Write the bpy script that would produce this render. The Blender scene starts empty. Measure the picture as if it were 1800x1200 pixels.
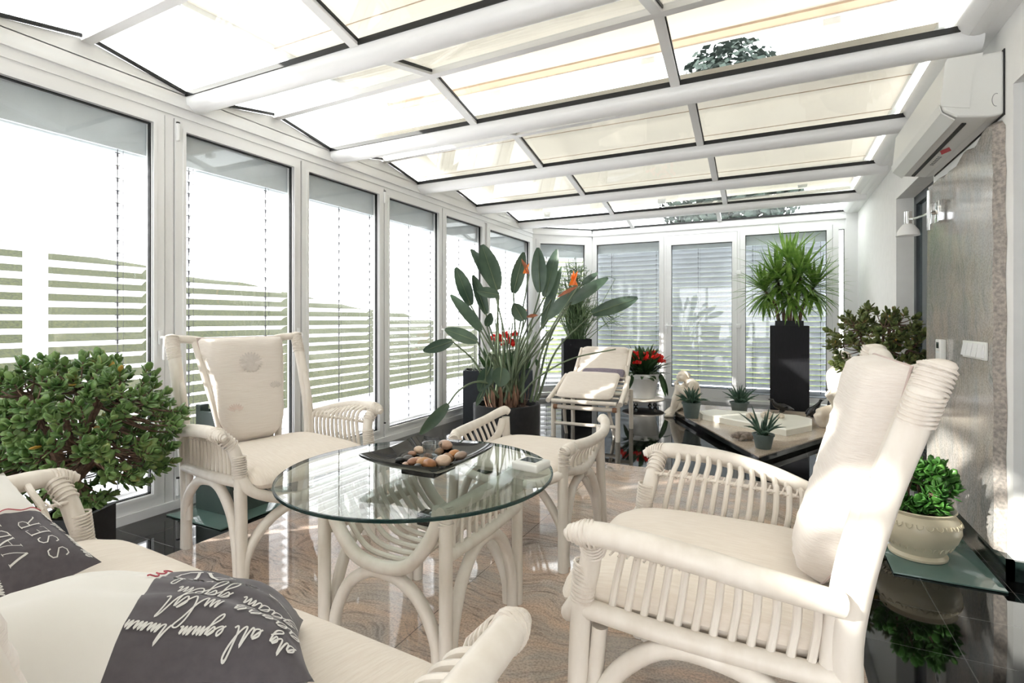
import bpy, bmesh, math, random
from mathutils import Vector, Matrix, noise
random.seed(7)
PI = math.pi
sc = bpy.context.scene
COL = sc.collection
V = Vector

# ------------------------------------------------------------------ camera
YAW = math.atan2(460, 930)
cam_d = bpy.data.cameras.new('camera'); cam = bpy.data.objects.new('camera', cam_d); COL.objects.link(cam)
cam.location = (0, 0, 1.1); cam.rotation_euler = (PI/2, 0, YAW)
cam_d.sensor_width = 36; cam_d.lens = 36*930/1800; cam_d.shift_y = -38/1800; cam_d.clip_start = .02
sc.camera = cam

# ------------------------------------------------------------------ materials
def new_mat(name):
    m = bpy.data.materials.new(name); m.use_nodes = True
    nt = m.node_tree; nt.nodes.clear()
    out = nt.nodes.new('ShaderNodeOutputMaterial')
    return m, nt, out

def pm(name, col, rough=.5, col2=None, nscale=8., stretch=(1, 1, 1), bump=0., metal=0., spec=.5, detail=4., bscale=None, sheen=0., lo=.35, hi=.65):
    """principled material with a procedural colour variation"""
    m, nt, out = new_mat(name)
    b = nt.nodes.new('ShaderNodeBsdfPrincipled')
    b.inputs['Roughness'].default_value = rough
    b.inputs['Metallic'].default_value = metal
    b.inputs['Specular IOR Level'].default_value = spec
    if sheen: b.inputs['Sheen Weight'].default_value = sheen
    nt.links.new(b.outputs[0], out.inputs[0])
    tc = nt.nodes.new('ShaderNodeTexCoord'); mp = nt.nodes.new('ShaderNodeMapping')
    mp.inputs['Scale'].default_value = stretch
    nt.links.new(tc.outputs['Object'], mp.inputs[0])
    nz = nt.nodes.new('ShaderNodeTexNoise'); nz.inputs['Scale'].default_value = nscale; nz.inputs['Detail'].default_value = detail
    nt.links.new(mp.outputs[0], nz.inputs[0])
    if col2 is None: col2 = tuple(c*.94 for c in col)
    rp = nt.nodes.new('ShaderNodeValToRGB')
    rp.color_ramp.elements[0].color = (*col2, 1); rp.color_ramp.elements[0].position = lo
    rp.color_ramp.elements[1].color = (*col, 1); rp.color_ramp.elements[1].position = hi
    nt.links.new(nz.outputs[0], rp.inputs[0]); nt.links.new(rp.outputs[0], b.inputs['Base Color'])
    if bump:
        bm_ = nt.nodes.new('ShaderNodeBump'); bm_.inputs['Strength'].default_value = bump; bm_.inputs['Distance'].default_value = .004
        src = nz
        if bscale:
            src = nt.nodes.new('ShaderNodeTexNoise'); src.inputs['Scale'].default_value = bscale; src.inputs['Detail'].default_value = 3
            nt.links.new(mp.outputs[0], src.inputs[0])
        nt.links.new(src.outputs[0], bm_.inputs['Height']); nt.links.new(bm_.outputs[0], b.inputs['Normal'])
    return m

def glass_mat(name, tint=(1, 1, 1), ior=1.5, rough=0.):
    m, nt, out = new_mat(name)
    t = nt.nodes.new('ShaderNodeBsdfTransparent'); t.inputs[0].default_value = (*tint, 1)
    g = nt.nodes.new('ShaderNodeBsdfGlossy'); g.inputs['Roughness'].default_value = rough
    lw = nt.nodes.new('ShaderNodeLayerWeight'); lw.inputs['Blend'].default_value = .5
    pw = nt.nodes.new('ShaderNodeMath'); pw.operation = 'POWER'; pw.inputs[1].default_value = 5; nt.links.new(lw.outputs['Facing'], pw.inputs[0])
    f0 = ((ior-1)/(ior+1))**2
    fr = nt.nodes.new('ShaderNodeMath'); fr.operation = 'MULTIPLY_ADD'; fr.inputs[1].default_value = 1-f0; fr.inputs[2].default_value = f0; nt.links.new(pw.outputs[0], fr.inputs[0])
    mx = nt.nodes.new('ShaderNodeMixShader')
    nt.links.new(fr.outputs[0], mx.inputs[0]); nt.links.new(t.outputs[0], mx.inputs[1]); nt.links.new(g.outputs[0], mx.inputs[2])
    nt.links.new(mx.outputs[0], out.inputs[0])
    return m

def translucent_mat(name, col, tr=.5, nscale=30, col2=None):
    m, nt, out = new_mat(name)
    d = nt.nodes.new('ShaderNodeBsdfDiffuse'); t = nt.nodes.new('ShaderNodeBsdfTranslucent'); mx = nt.nodes.new('ShaderNodeMixShader')
    nz = nt.nodes.new('ShaderNodeTexNoise'); nz.inputs['Scale'].default_value = nscale
    tc = nt.nodes.new('ShaderNodeTexCoord'); nt.links.new(tc.outputs['Object'], nz.inputs[0])
    rp = nt.nodes.new('ShaderNodeValToRGB'); rp.color_ramp.elements[0].color = (*(col2 or tuple(c*.93 for c in col)), 1); rp.color_ramp.elements[1].color = (*col, 1)
    nt.links.new(nz.outputs[0], rp.inputs[0])
    nt.links.new(rp.outputs[0], d.inputs[0]); nt.links.new(rp.outputs[0], t.inputs[0])
    mx.inputs[0].default_value = tr
    nt.links.new(d.outputs[0], mx.inputs[1]); nt.links.new(t.outputs[0], mx.inputs[2]); nt.links.new(mx.outputs[0], out.inputs[0])
    return m

def leaf_mat(name, c1, c2, c3=None, nscale=14., rough=.35, tr=.25):
    m, nt, out = new_mat(name)
    b = nt.nodes.new('ShaderNodeBsdfPrincipled'); b.inputs['Roughness'].default_value = rough
    t = nt.nodes.new('ShaderNodeBsdfTranslucent'); mx = nt.nodes.new('ShaderNodeMixShader'); mx.inputs[0].default_value = tr
    tc = nt.nodes.new('ShaderNodeTexCoord'); nz = nt.nodes.new('ShaderNodeTexNoise'); nz.inputs['Scale'].default_value = nscale; nz.inputs['Detail'].default_value = 5
    nt.links.new(tc.outputs['Object'], nz.inputs[0])
    rp = nt.nodes.new('ShaderNodeValToRGB'); cr = rp.color_ramp
    cr.elements[0].color = (*c1, 1); cr.elements[0].position = .35; cr.elements[1].color = (*c2, 1); cr.elements[1].position = .62
    if c3: e = cr.elements.new(.72); e.color = (*c3, 1)
    nt.links.new(nz.outputs[0], rp.inputs[0]); nt.links.new(rp.outputs[0], b.inputs['Base Color']); nt.links.new(rp.outputs[0], t.inputs[0])
    nt.links.new(b.outputs[0], mx.inputs[1]); nt.links.new(t.outputs[0], mx.inputs[2]); nt.links.new(mx.outputs[0], out.inputs[0])
    return m

def stone_mat(name, base, pink, vein, rough=.06, scale=1., joints=None, rot=.5, spec=.5, plane='XY', dark=.62):
    """polished granite: flowing dark streaks in warped bands over grey-beige and pink clouds"""
    m, nt, out = new_mat(name)
    N = nt.nodes.new; Lk = nt.links.new
    b = N('ShaderNodeBsdfPrincipled'); b.inputs['Roughness'].default_value = rough; b.inputs['Specular IOR Level'].default_value = spec
    Lk(b.outputs[0], out.inputs[0])
    tc = N('ShaderNodeTexCoord')
    wn = N('ShaderNodeTexNoise'); wn.inputs['Scale'].default_value = 1.1*scale; wn.inputs['Detail'].default_value = 2.5; Lk(tc.outputs['Object'], wn.inputs[0])
    sub = N('ShaderNodeVectorMath'); sub.operation = 'SUBTRACT'; Lk(wn.outputs['Color'], sub.inputs[0]); sub.inputs[1].default_value = (.5, .5, .5)
    scl = N('ShaderNodeVectorMath'); scl.operation = 'SCALE'; Lk(sub.outputs[0], scl.inputs[0]); scl.inputs['Scale'].default_value = .95/scale
    ad = N('ShaderNodeVectorMath'); ad.operation = 'ADD'; Lk(tc.outputs['Object'], ad.inputs[0]); Lk(scl.outputs[0], ad.inputs[1])
    def streak(r_, sx, sy, lo, hi, dt):
        mp = N('ShaderNodeMapping')
        if plane == 'XY': mp.inputs['Rotation'].default_value = (0, 0, r_); mp.inputs['Scale'].default_value = (sx*scale, sy*scale, 1)
        else: mp.inputs['Rotation'].default_value = (r_, 0, 0); mp.inputs['Scale'].default_value = (1, sy*scale, sx*scale)
        Lk(ad.outputs[0], mp.inputs[0])
        n_ = N('ShaderNodeTexNoise'); n_.inputs['Scale'].default_value = 1.; n_.inputs['Detail'].default_value = dt; n_.inputs['Roughness'].default_value = .62
        Lk(mp.outputs[0], n_.inputs[0])
        r = N('ShaderNodeValToRGB'); r.color_ramp.elements[0].position = lo; r.color_ramp.elements[1].position = hi; Lk(n_.outputs[0], r.inputs[0]); return r.outputs[0]
    cl = streak(rot, 1.6, 4.5, .40, .62, 5)
    mx = N('ShaderNodeMix'); mx.data_type = 'RGBA'; Lk(cl, mx.inputs['Factor']); mx.inputs['A'].default_value = (*base, 1); mx.inputs['B'].default_value = (*pink, 1)
    v1 = streak(rot, 7, 55, .50, .63, 8); v2 = streak(rot+.25, 3, 24, .56, .68, 7)
    gate = streak(rot, 1.3, 3.2, .36, .56, 3)
    mm = N('ShaderNodeMath'); mm.operation = 'MULTIPLY'; Lk(v1, mm.inputs[0]); Lk(gate, mm.inputs[1])
    mmx = N('ShaderNodeMath'); mmx.operation = 'MAXIMUM'; Lk(mm.outputs[0], mmx.inputs[0])
    m2 = N('ShaderNodeMath'); m2.operation = 'MULTIPLY'; Lk(v2, m2.inputs[0]); m2.inputs[1].default_value = .65; Lk(m2.outputs[0], mmx.inputs[1])
    m3 = N('ShaderNodeMath'); m3.operation = 'MULTIPLY'; Lk(mmx.outputs[0], m3.inputs[0]); m3.inputs[1].default_value = dark
    mv = N('ShaderNodeMix'); mv.data_type = 'RGBA'; Lk(m3.outputs[0], mv.inputs['Factor']); Lk(mx.outputs['Result'], mv.inputs['A']); mv.inputs['B'].default_value = (*vein, 1)
    n3 = N('ShaderNodeTexNoise'); n3.inputs['Scale'].default_value = 130; n3.inputs['Detail'].default_value = 3; Lk(tc.outputs['Object'], n3.inputs[0])
    r4 = N('ShaderNodeValToRGB'); r4.color_ramp.elements[0].position = .36; r4.color_ramp.elements[0].color = (.66, .66, .66, 1); r4.color_ramp.elements[1].position = .58
    Lk(n3.outputs[0], r4.inputs[0])
    mu = N('ShaderNodeMix'); mu.data_type = 'RGBA'; mu.blend_type = 'MULTIPLY'; mu.inputs['Factor'].default_value = .9
    Lk(mv.outputs['Result'], mu.inputs['A']); Lk(r4.outputs[0], mu.inputs['B'])
    last = mu.outputs['Result']
    if joints: last = add_joints(nt, tc, last, *joints)
    Lk(last, b.inputs['Base Color'])
    return m

def add_joints(nt, tc, colsock, px, py, ox, oy, w, jc):
    N = nt.nodes.new; Lk = nt.links.new
    sp = N('ShaderNodeSeparateXYZ'); Lk(tc.outputs['Object'], sp.inputs[0])
    outs = []
    for ax, per, off in (('X', px, ox), ('Y', py, oy)):
        s = N('ShaderNodeMath'); s.operation = 'SUBTRACT'; Lk(sp.outputs[ax], s.inputs[0]); s.inputs[1].default_value = off - 100*per - w/2
        f = N('ShaderNodeMath'); f.operation = 'MODULO'; Lk(s.outputs[0], f.inputs[0]); f.inputs[1].default_value = per
        c = N('ShaderNodeMath'); c.operation = 'LESS_THAN'; Lk(f.outputs[0], c.inputs[0]); c.inputs[1].default_value = w
        outs.append(c)
    mxm = N('ShaderNodeMath'); mxm.operation = 'MAXIMUM'; Lk(outs[0].outputs[0], mxm.inputs[0]); Lk(outs[1].outputs[0], mxm.inputs[1])
    mj = N('ShaderNodeMix'); mj.data_type = 'RGBA'; Lk(mxm.outputs[0], mj.inputs['Factor']); Lk(colsock, mj.inputs['A']); mj.inputs['B'].default_value = (*jc, 1)
    return mj.outputs['Result']

def tile_mat():
    m, nt, out = new_mat('black_polished_tile')
    N = nt.nodes.new; Lk = nt.links.new
    b = N('ShaderNodeBsdfPrincipled'); b.inputs['Roughness'].default_value = .035; b.inputs['Specular IOR Level'].default_value = .55
    Lk(b.outputs[0], out.inputs[0])
    tc = N('ShaderNodeTexCoord'); nz = N('ShaderNodeTexNoise'); nz.inputs['Scale'].default_value = 60; nz.inputs['Detail'].default_value = 6
    Lk(tc.outputs['Object'], nz.inputs[0])
    rp = N('ShaderNodeValToRGB'); rp.color_ramp.elements[0].color = (.002, .002, .0025, 1); rp.color_ramp.elements[1].color = (.007, .007, .0075, 1)
    Lk(nz.outputs[0], rp.inputs[0])
    Lk(add_joints(nt, tc, rp.outputs[0], .31, .31, -.063, 2.19, .0035, (.09, .09, .09)), b.inputs['Base Color'])
    return m

M = {}
M['white'] = pm('white_lacquered_aluminium', (.86, .86, .86), .32, (.83, .83, .835), 3)
M['plaster'] = pm('white_plaster', (.90, .895, .88), .75, (.87, .865, .85), 12, bump=.08)
M['gasket'] = pm('black_rubber_gasket', (.008, .008, .009), .5)
M['glass'] = glass_mat('window_glass', (.985, .99, .99))
M['roofglass'] = glass_mat('roof_glass', (.96, .975, .965))
M['slat'] = pm('white_blind_slat', (.90, .90, .90), .42, (.87, .87, .88), 5)
M['slat_shade'] = pm('shaded_blind_slat', (.60, .625, .66), .42, (.56, .585, .62), 5)  # same white slats, greyed to paint in the shade at the end wall
M['headbox'] = pm('pale_grey_blind_box', (.74, .80, .83), .5)
M['cord'] = pm('grey_blind_cord', (.12, .12, .14), .7)
M['tile'] = tile_mat()
M['granite'] = stone_mat('pink_granite_floor', (.56, .485, .43), (.74, .55, .43), (.11, .095, .09), .045, 1.3, (1.22, 1.22, -1.14, 2.62, .003, (.10, .09, .085)), .5)
M['granite_wall'] = stone_mat('grey_pink_granite_wall', (.41, .40, .385), (.53, .465, .41), (.17, .17, .17), .13, 1.6, None, .6, .3, plane='YZ', dark=.5)
M['rough_stone'] = pm('rough_broken_granite', (.46, .40, .36), .85, (.26, .24, .22), 70, bump=.8)
M['slabstone'] = stone_mat('beige_granite_slab', (.56, .47, .38), (.63, .51, .40), (.30, .25, .21), .08, 2., None, .9, dark=.45)
M['blackstone'] = pm('black_polished_granite', (.012, .013, .014), .06, (.02, .022, .022), 40)
M['greenstone'] = pm('dark_green_black_skirting', (.012, .022, .02), .08, (.02, .03, .028), 40)
M['rattan'] = pm('whitewashed_rattan', (.83, .775, .71), .42, (.75, .685, .61), 22, (1, 1, .25), .15, detail=6)
M['binding'] = pm('whitewashed_cane_binding', (.80, .74, .675), .5, (.72, .65, .58), 60)
M['fabric'] = pm('cream_ribbed_fabric', (.83, .765, .71), .9, (.79, .715, .655), 45, (1, .25, 6), .5, sheen=.2, bscale=60)
M['fabric_seat'] = pm('cream_seat_fabric', (.83, .755, .675), .9, (.77, .685, .60), 45, (.35, 4, 1), .35, sheen=.2, bscale=70)
M['print'] = pm('faded_sunflower_print', (.69, .635, .595), .9, (.65, .59, .55), 60)
M['print_pink'] = pm('faded_pink_flower_print', (.74, .60, .54), .9, (.72, .62, .57), 60)
M['piping'] = pm('rose_piping', (.62, .50, .47), .8)
M['pillow_white'] = pm('off_white_pillow_cotton', (.82, .80, .765), .85, (.79, .77, .73), 6, bump=.5, bscale=9, sheen=.2)
M['pillow_grey'] = pm('grey_pillow_cotton', (.098, .087, .100), .85, (.082, .072, .084), 70, bump=.5, bscale=9, sheen=.15)
M['letter'] = pm('pale_printed_lettering', (.74, .73, .71), .85)
M['red_thread'] = pm('red_thread', (.50, .06, .09), .7)
M['table_glass'] = glass_mat('clear_green_table_glass', (.90, .945, .925), 1.62)
M['glass_edge'] = pm('dark_green_glass_edge', (.004, .022, .022), .25, (.006, .03, .028), 3, spec=.3)
M['votive'] = glass_mat('clear_votive_glass', (.90, .915, .915), 1.75)
M['gloss_black'] = pm('glossy_black_ceramic', (.006, .006, .008), .04, spec=.6)
M['charcoal'] = pm('charcoal_planter', (.019, .020, .023), .6, (.013, .014, .016), 30, spec=.3)
M['darkbrown'] = pm('black_stained_planter', (.009, .009, .012), .6, (.005, .005, .007), 30, (4, 4, .5), spec=.25)
M['slate'] = pm('slate_blue_planter', (.035, .041, .050), .6, (.028, .034, .042), 20, spec=.3)
M['soil'] = pm('brown_soil', (.10, .055, .04), .95, (.045, .028, .02), 60, bump=1.)
M['bark'] = pm('brown_bark', (.20, .125, .085), .85, (.11, .07, .05), 50, bump=.5)
M['jade'] = leaf_mat('jade_leaf', (.10, .21, .06), (.25, .38, .13), (.42, .42, .14), 16, .28)
M['jade_red'] = leaf_mat('jade_leaf_red_edged', (.10, .15, .045), (.25, .28, .09), (.42, .24, .12), 18)
M['jade_fresh'] = leaf_mat('jade_leaf_fresh', (.035, .13, .022), (.10, .28, .05), (.16, .36, .07), 16)
M['yellow_leaf'] = leaf_mat('yellowing_leaf', (.55, .33, .06), (.62, .45, .10), None, 10)
M['strel'] = leaf_mat('strelitzia_leaf', (.040, .075, .050), (.085, .135, .088), None, 6, .38, .12)
M['strel_stem'] = leaf_mat('strelitzia_stalk', (.09, .13, .075), (.17, .22, .13), None, 6, .5, .1)
M['bract'] = pm('reddish_brown_bract', (.42, .13, .06), .6, (.24, .09, .04), 20)
M['dry'] = pm('dry_brown_sheath', (.30, .17, .11), .9, (.13, .075, .05), 30, (1, 1, .3), .5)
M['orange'] = leaf_mat('orange_petal', (.85, .16, .015), (.95, .28, .03), None, 20)
M['red'] = leaf_mat('red_petal', (.62, .015, .015), (.82, .05, .035), None, 30)
M['dkleaf'] = leaf_mat('dark_green_leaf', (.018, .05, .018), (.05, .10, .035), None, 12)
M['yucca'] = leaf_mat('yucca_leaf', (.09, .19, .03), (.22, .36, .075), (.33, .45, .12), 9)
M['rush'] = leaf_mat('rush_stem', (.09, .16, .07), (.19, .28, .13), None, 10)
M['aloe'] = leaf_mat('aloe_leaf', (.035, .085, .055), (.09, .16, .11), None, 12)
M['greypot'] = pm('grey_green_plastic_pot', (.115, .15, .145), .5, (.10, .13, .127), 20)
M['whitepot'] = pm('white_plastic_pot', (.82, .81, .79), .45)
M['creampot'] = pm('cream_ceramic_pot', (.66, .585, .43), .28, (.62, .55, .40), 8)
M['statue'] = pm('pale_cast_stone', (.78, .71, .61), .75, (.68, .60, .50), 14, bump=.3)
M['slabwhite'] = pm('ivory_cast_slab', (.84, .82, .73), .35, (.81, .79, .70), 6)
M['wood'] = pm('white_painted_wood', (.82, .745, .66), .5, (.76, .68, .59), 20, (1, 1, .3))
M['woodbrown'] = pm('brown_wood', (.30, .15, .08), .5, (.22, .10, .055), 20)
M['purple'] = pm('purple_grey_fabric', (.24, .205, .25), .85, (.20, .165, .21), 50)
M['acwhite'] = pm('white_plastic', (.80, .80, .77), .35, (.79, .79, .76), 3)
M['chrome'] = pm('chrome', (.85, .86, .87), .08, metal=1.)
M['opal'] = pm('opal_glass_shade', (.88, .88, .88), .12)
M['darkframe'] = pm('anthracite_door_frame', (.045, .055, .065), .35)
M['darkglass'] = pm('dark_reflecting_glass', (.055, .075, .085), .05, (.07, .09, .10), 2)
M['plateglass'] = pm('pale_green_glass_plate', (.10, .17, .15), .04, (.12, .19, .17), 4, spec=.6)
M['greenbox'] = pm('grey_green_metal_box', (.055, .082, .075), .35, (.048, .072, .066), 8)
M['redmark'] = pm('red_mark', (.62, .02, .04), .4)
M['greymark'] = pm('grey_print', (.25, .25, .25), .5)
M['awning'] = translucent_mat('cream_awning_fabric', (.80, .74, .65), .10, 4)
M['awning_bar'] = pm('tan_awning_hem', (.62, .47, .36), .6)
M['lawn'] = pm('lawn_grass', (.042, .046, .013), .95, (.015, .02, .006), 34, bump=.6)
M['hedge'] = pm('hedge_foliage', (.17, .20, .07), .95, (.05, .075, .025), 12, bump=1., detail=8)
M['paving'] = pm('grey_terrace_paving', (.33, .34, .37), .8, (.27, .28, .31), 3)
M['gravel'] = pm('pale_gravel', (.62, .63, .66), .95, (.35, .36, .40), 40, bump=.8)
M['post'] = pm('white_post_paint', (.85, .85, .87), .6)
M['tree'] = pm('dark_conifer', (.030, .045, .038), .95, (.010, .018, .014), 3, bump=1., detail=8)
PEB = {}
for nme, c in {'dark grey': (.05, .05, .055), 'grey': (.12, .115, .115), 'pinkish tan': (.42, .23, .15), 'pale cream': (.66, .50, .37), 'pale pink': (.55, .36, .26),
               'reddish tan': (.40, .20, .12), 'pale tan': (.58, .36, .21), 'orange tan': (.52, .27, .11), 'orange brown': (.36, .15, .055), 'charcoal': (.035, .03, .032),
               'pale beige': (.64, .47, .34), 'brown orange': (.34, .16, .06), 'bright orange': (.55, .25, .09), 'grey beige': (.36, .26, .20), 'brown': (.25, .14, .09)}.items():
    PEB[nme] = pm(nme.replace(' ', '_') + '_pebble', c, .3, tuple(x*.8 for x in c), 60, (1, 1, 3))

# ------------------------------------------------------------------ mesh builder
def catmull(pts, sub):
    pts = [V(p) for p in pts]
    if sub <= 1 or len(pts) < 3: return pts
    out = []
    P_ = [pts[0]*2-pts[1]] + pts + [pts[-1]*2-pts[-2]]
    for i in range(1, len(P_)-2):
        p0, p1, p2, p3 = P_[i-1:i+3]
        for k in range(sub):
            t = k/sub
            out.append(.5*((2*p1)+(p2-p0)*t+(2*p0-5*p1+4*p2-p3)*t*t+(3*p1-p0-3*p2+p3)*t**3))
    out.append(pts[-1]); return out

class MB:
    def __init__(s): s.v = []; s.f = []
    def add(s, vs, fs):
        o = len(s.v); s.v += [tuple(x) for x in vs]; s.f += [tuple(i+o for i in f) for f in fs]; return s
    def box(s, x0, x1, y0, y1, z0, z1):
        vs = [(x, y, z) for x in (x0, x1) for y in (y0, y1) for z in (z0, z1)]
        return s.add(vs, [(0, 1, 3, 2), (4, 6, 7, 5), (0, 4, 5, 1), (2, 3, 7, 6), (0, 2, 6, 4), (1, 5, 7, 3)])
    def obox(s, c, ax, ay, az):
        c, ax, ay, az = V(c), V(ax), V(ay), V(az)
        vs = [c+ax*i+ay*j+az*k for i in (-1, 1) for j in (-1, 1) for k in (-1, 1)]
        return s.add(vs, [(0, 1, 3, 2), (4, 6, 7, 5), (0, 4, 5, 1), (2, 3, 7, 6), (0, 2, 6, 4), (1, 5, 7, 3)])
    def rbox(s, x0, x1, y0, y1, z0, z1, r=.01, seg=3):
        bm = bmesh.new(); bmesh.ops.create_cube(bm, size=1)
        for v in bm.verts: v.co = V(((x0+x1)/2+v.co.x*(x1-x0), (y0+y1)/2+v.co.y*(y1-y0), (z0+z1)/2+v.co.z*(z1-z0)))
        bmesh.ops.bevel(bm, geom=bm.edges[:], offset=r, segments=seg, affect='EDGES', profile=.5)
        bm.verts.index_update()
        s.add([v.co for v in bm.verts], [[v.index for v in f.verts] for f in bm.faces]); bm.free(); return s
    def tube(s, pts, r, n=10, sub=6, closed=False):
        cp = [V(p) for p in pts]; m = len(cp)
        if closed:
            P_ = catmull(cp+[cp[0], cp[1]], sub)[:sub*m] if sub > 1 else cp
        else: P_ = catmull(cp, sub)
        k = len(P_)
        if isinstance(r, (list, tuple)):
            rs = []
            for i in range(k):
                t = i/max(1, k-1)*(len(r)-1); a = min(int(t), len(r)-2); rs.append(r[a]+(r[a+1]-r[a])*(t-a))
        else: rs = [r]*k
        tang = []
        for i in range(k):
            if closed: d = P_[(i+1) % k]-P_[i-1]
            else: d = P_[min(i+1, k-1)]-P_[max(i-1, 0)]
            tang.append(d.normalized() if d.length > 1e-9 else V((0, 0, 1)))
        u = tang[0].orthogonal().normalized(); vs = []; fs = []
        for i in range(k):
            if i:
                q = tang[i-1].rotation_difference(tang[i]); u = q @ u
            u = (u-tang[i]*u.dot(tang[i])).normalized(); w = tang[i].cross(u)
            for j in range(n):
                a = 2*PI*j/n; vs.append(P_[i]+(u*math.cos(a)+w*math.sin(a))*rs[i])
        rng = k if closed else k-1
        for i in range(rng):
            i2 = (i+1) % k
            for j in range(n): fs.append((i*n+j, i*n+(j+1) % n, i2*n+(j+1) % n, i2*n+j))
        if not closed:
            fs.append(tuple(range(n-1, -1, -1))); fs.append(tuple((k-1)*n+j for j in range(n)))
        return s.add(vs, fs)
    def ring(s, c, axis, R, r, n=14, m=6):
        c, axis = V(c), V(axis).normalized(); u = axis.orthogonal().normalized(); w = axis.cross(u)
        return s.tube([c+(u*math.cos(2*PI*i/n)+w*math.sin(2*PI*i/n))*R for i in range(n)], r, m, 1, True)
    def lathe(s, prof, n=32, c=(0, 0, 0), cap=True):
        c = V(c); vs = []; fs = []; k = len(prof)
        for (r, z) in prof:
            for j in range(n):
                a = 2*PI*j/n; f = 1.
                vs.append(c+V((math.cos(a)*r*f, math.sin(a)*r*f, z)))
        for i in range(k-1):
            for j in range(n): fs.append((i*n+j, i*n+(j+1) % n, (i+1)*n+(j+1) % n, (i+1)*n+j))
        if cap and prof[0][0] > 1e-6: fs.append(tuple(range(n-1, -1, -1)))
        if cap and prof[-1][0] > 1e-6: fs.append(tuple((k-1)*n+j for j in range(n)))
        return s.add(vs, fs)
    def prism(s, poly, z0, z1):
        n = len(poly); vs = [(x, y, z0) for x, y in poly]+[(x, y, z1) for x, y in poly]
        return s.add(vs, [tuple(range(n-1, -1, -1)), tuple(range(n, 2*n))]+[(i, (i+1) % n, n+(i+1) % n, n+i) for i in range(n)])
    def prismX(s, poly, x0, x1):   # poly in (y,z)
        n = len(poly); vs = [(x0, y, z) for y, z in poly]+[(x1, y, z) for y, z in poly]
        return s.add(vs, [tuple(range(n-1, -1, -1)), tuple(range(n, 2*n))]+[(i, (i+1) % n, n+(i+1) % n, n+i) for i in range(n)])
    def prismY(s, poly, y0, y1):   # poly in (x,z)
        n = len(poly); vs = [(x, y0, z) for x, z in poly]+[(x, y1, z) for x, z in poly]
        return s.add(vs, [tuple(range(n-1, -1, -1)), tuple(range(n, 2*n))]+[(i, (i+1) % n, n+(i+1) % n, n+i) for i in range(n)])
    def ell(s, c, r, rot=None, n=10, m=6):
        c = V(c); vs = [V((0, 0, -1))]; fs = []
        for i in range(1, m):
            a = -PI/2+PI*i/m
            for j in range(n): vs.append(V((math.cos(a)*math.cos(2*PI*j/n), math.cos(a)*math.sin(2*PI*j/n), math.sin(a))))
        vs.append(V((0, 0, 1))); T = len(vs)-1
        for j in range(n): fs.append((0, 1+(j+1) % n, 1+j)); fs.append((T, 1+(m-2)*n+j, 1+(m-2)*n+(j+1) % n))
        for i in range(m-2):
            for j in range(n): fs.append((1+i*n+j, 1+i*n+(j+1) % n, 1+(i+1)*n+(j+1) % n, 1+(i+1)*n+j))
        out = []
        for p in vs:
            p = V((p.x*r[0], p.y*r[1], p.z*r[2]))
            if rot is not None: p = rot @ p
            out.append(c+p)
        return s.add(out, fs)
    def strip(s, pts, ws, side, up=None):
        """flat ribbon along pts, width direction side (vector or list)"""
        k = len(pts); vs = []; fs = []
        for i in range(k):
            sd = V(side[i] if isinstance(side, list) else side)
            vs += [V(pts[i])-sd*ws[i], V(pts[i])+sd*ws[i]]
        for i in range(k-1): fs.append((2*i, 2*i+1, 2*i+3, 2*i+2))
        return s.add(vs, fs)
    def build(s, name, mat, parent=None, smooth=True, ang=42, loc=None):
        me = bpy.data.meshes.new(name); me.from_pydata(s.v, [], s.f); me.update()
        bm = bmesh.new(); bm.from_mesh(me); bmesh.ops.recalc_face_normals(bm, faces=bm.faces); bm.to_mesh(me); bm.free()
        if smooth:
            me.polygons.foreach_set('use_smooth', [True]*len(me.polygons)); me.set_sharp_from_angle(angle=math.radians(ang))
        me.materials.append(mat)
        o = bpy.data.objects.new(name, me); COL.objects.link(o)
        if parent: o.parent = parent
        if loc: o.location = loc
        return o

def tag(o, label=None, cat=None, group=None, kind=None):
    if label: o['label'] = label
    if cat: o['category'] = cat
    if group: o['group'] = group
    if kind: o['kind'] = kind
    return o

def empty(name, loc=(0, 0, 0), rz=0., label=None, cat=None, group=None, kind=None):
    o = bpy.data.objects.new(name, None); COL.objects.link(o); o.location = loc; o.rotation_euler = (0, 0, rz); o.empty_display_size = .1
    return tag(o, label, cat, group, kind)

def copy_tree(o, parent=None):
    c = o.copy(); COL.objects.link(c); c.parent = parent
    for ch in list(o.children): copy_tree(ch, c)
    return c

def lerp(a, b, t): return V(a)*(1-t)+V(b)*t

# ================================================================== SETTING
S_ = 'structure'
WL, WR, YE, YB = -3.13, .91, 7.6, -4.0
# floor: black tile around a granite inlay
fl = MB()
GX0, GX1, GY0, GY1 = -2.543, .257, -1.5, 3.98
for (a, b, c, d) in ((-3.3, GX0, YB, YE+.12), (GX1, 1.6, YB, YE+.12), (GX0, GX1, GY1, YE+.12), (GX0, GX1, YB, GY0)):
    fl.box(a, b, c, d, -.06, 0)
floor = tag(fl.build('floor', M['tile'], smooth=False), kind=S_)
gi = MB().box(GX0, GX1, GY0, GY1, -.06, 0).build('granite_inlay', M['granite'], floor, smooth=False)

FURR = [.88+1.14*k for k in range(-4, 6)]
ZF, XR = 2.44, .86
def zr(x): return 2.535+.085*(x-WL)/(XR-WL)

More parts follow.
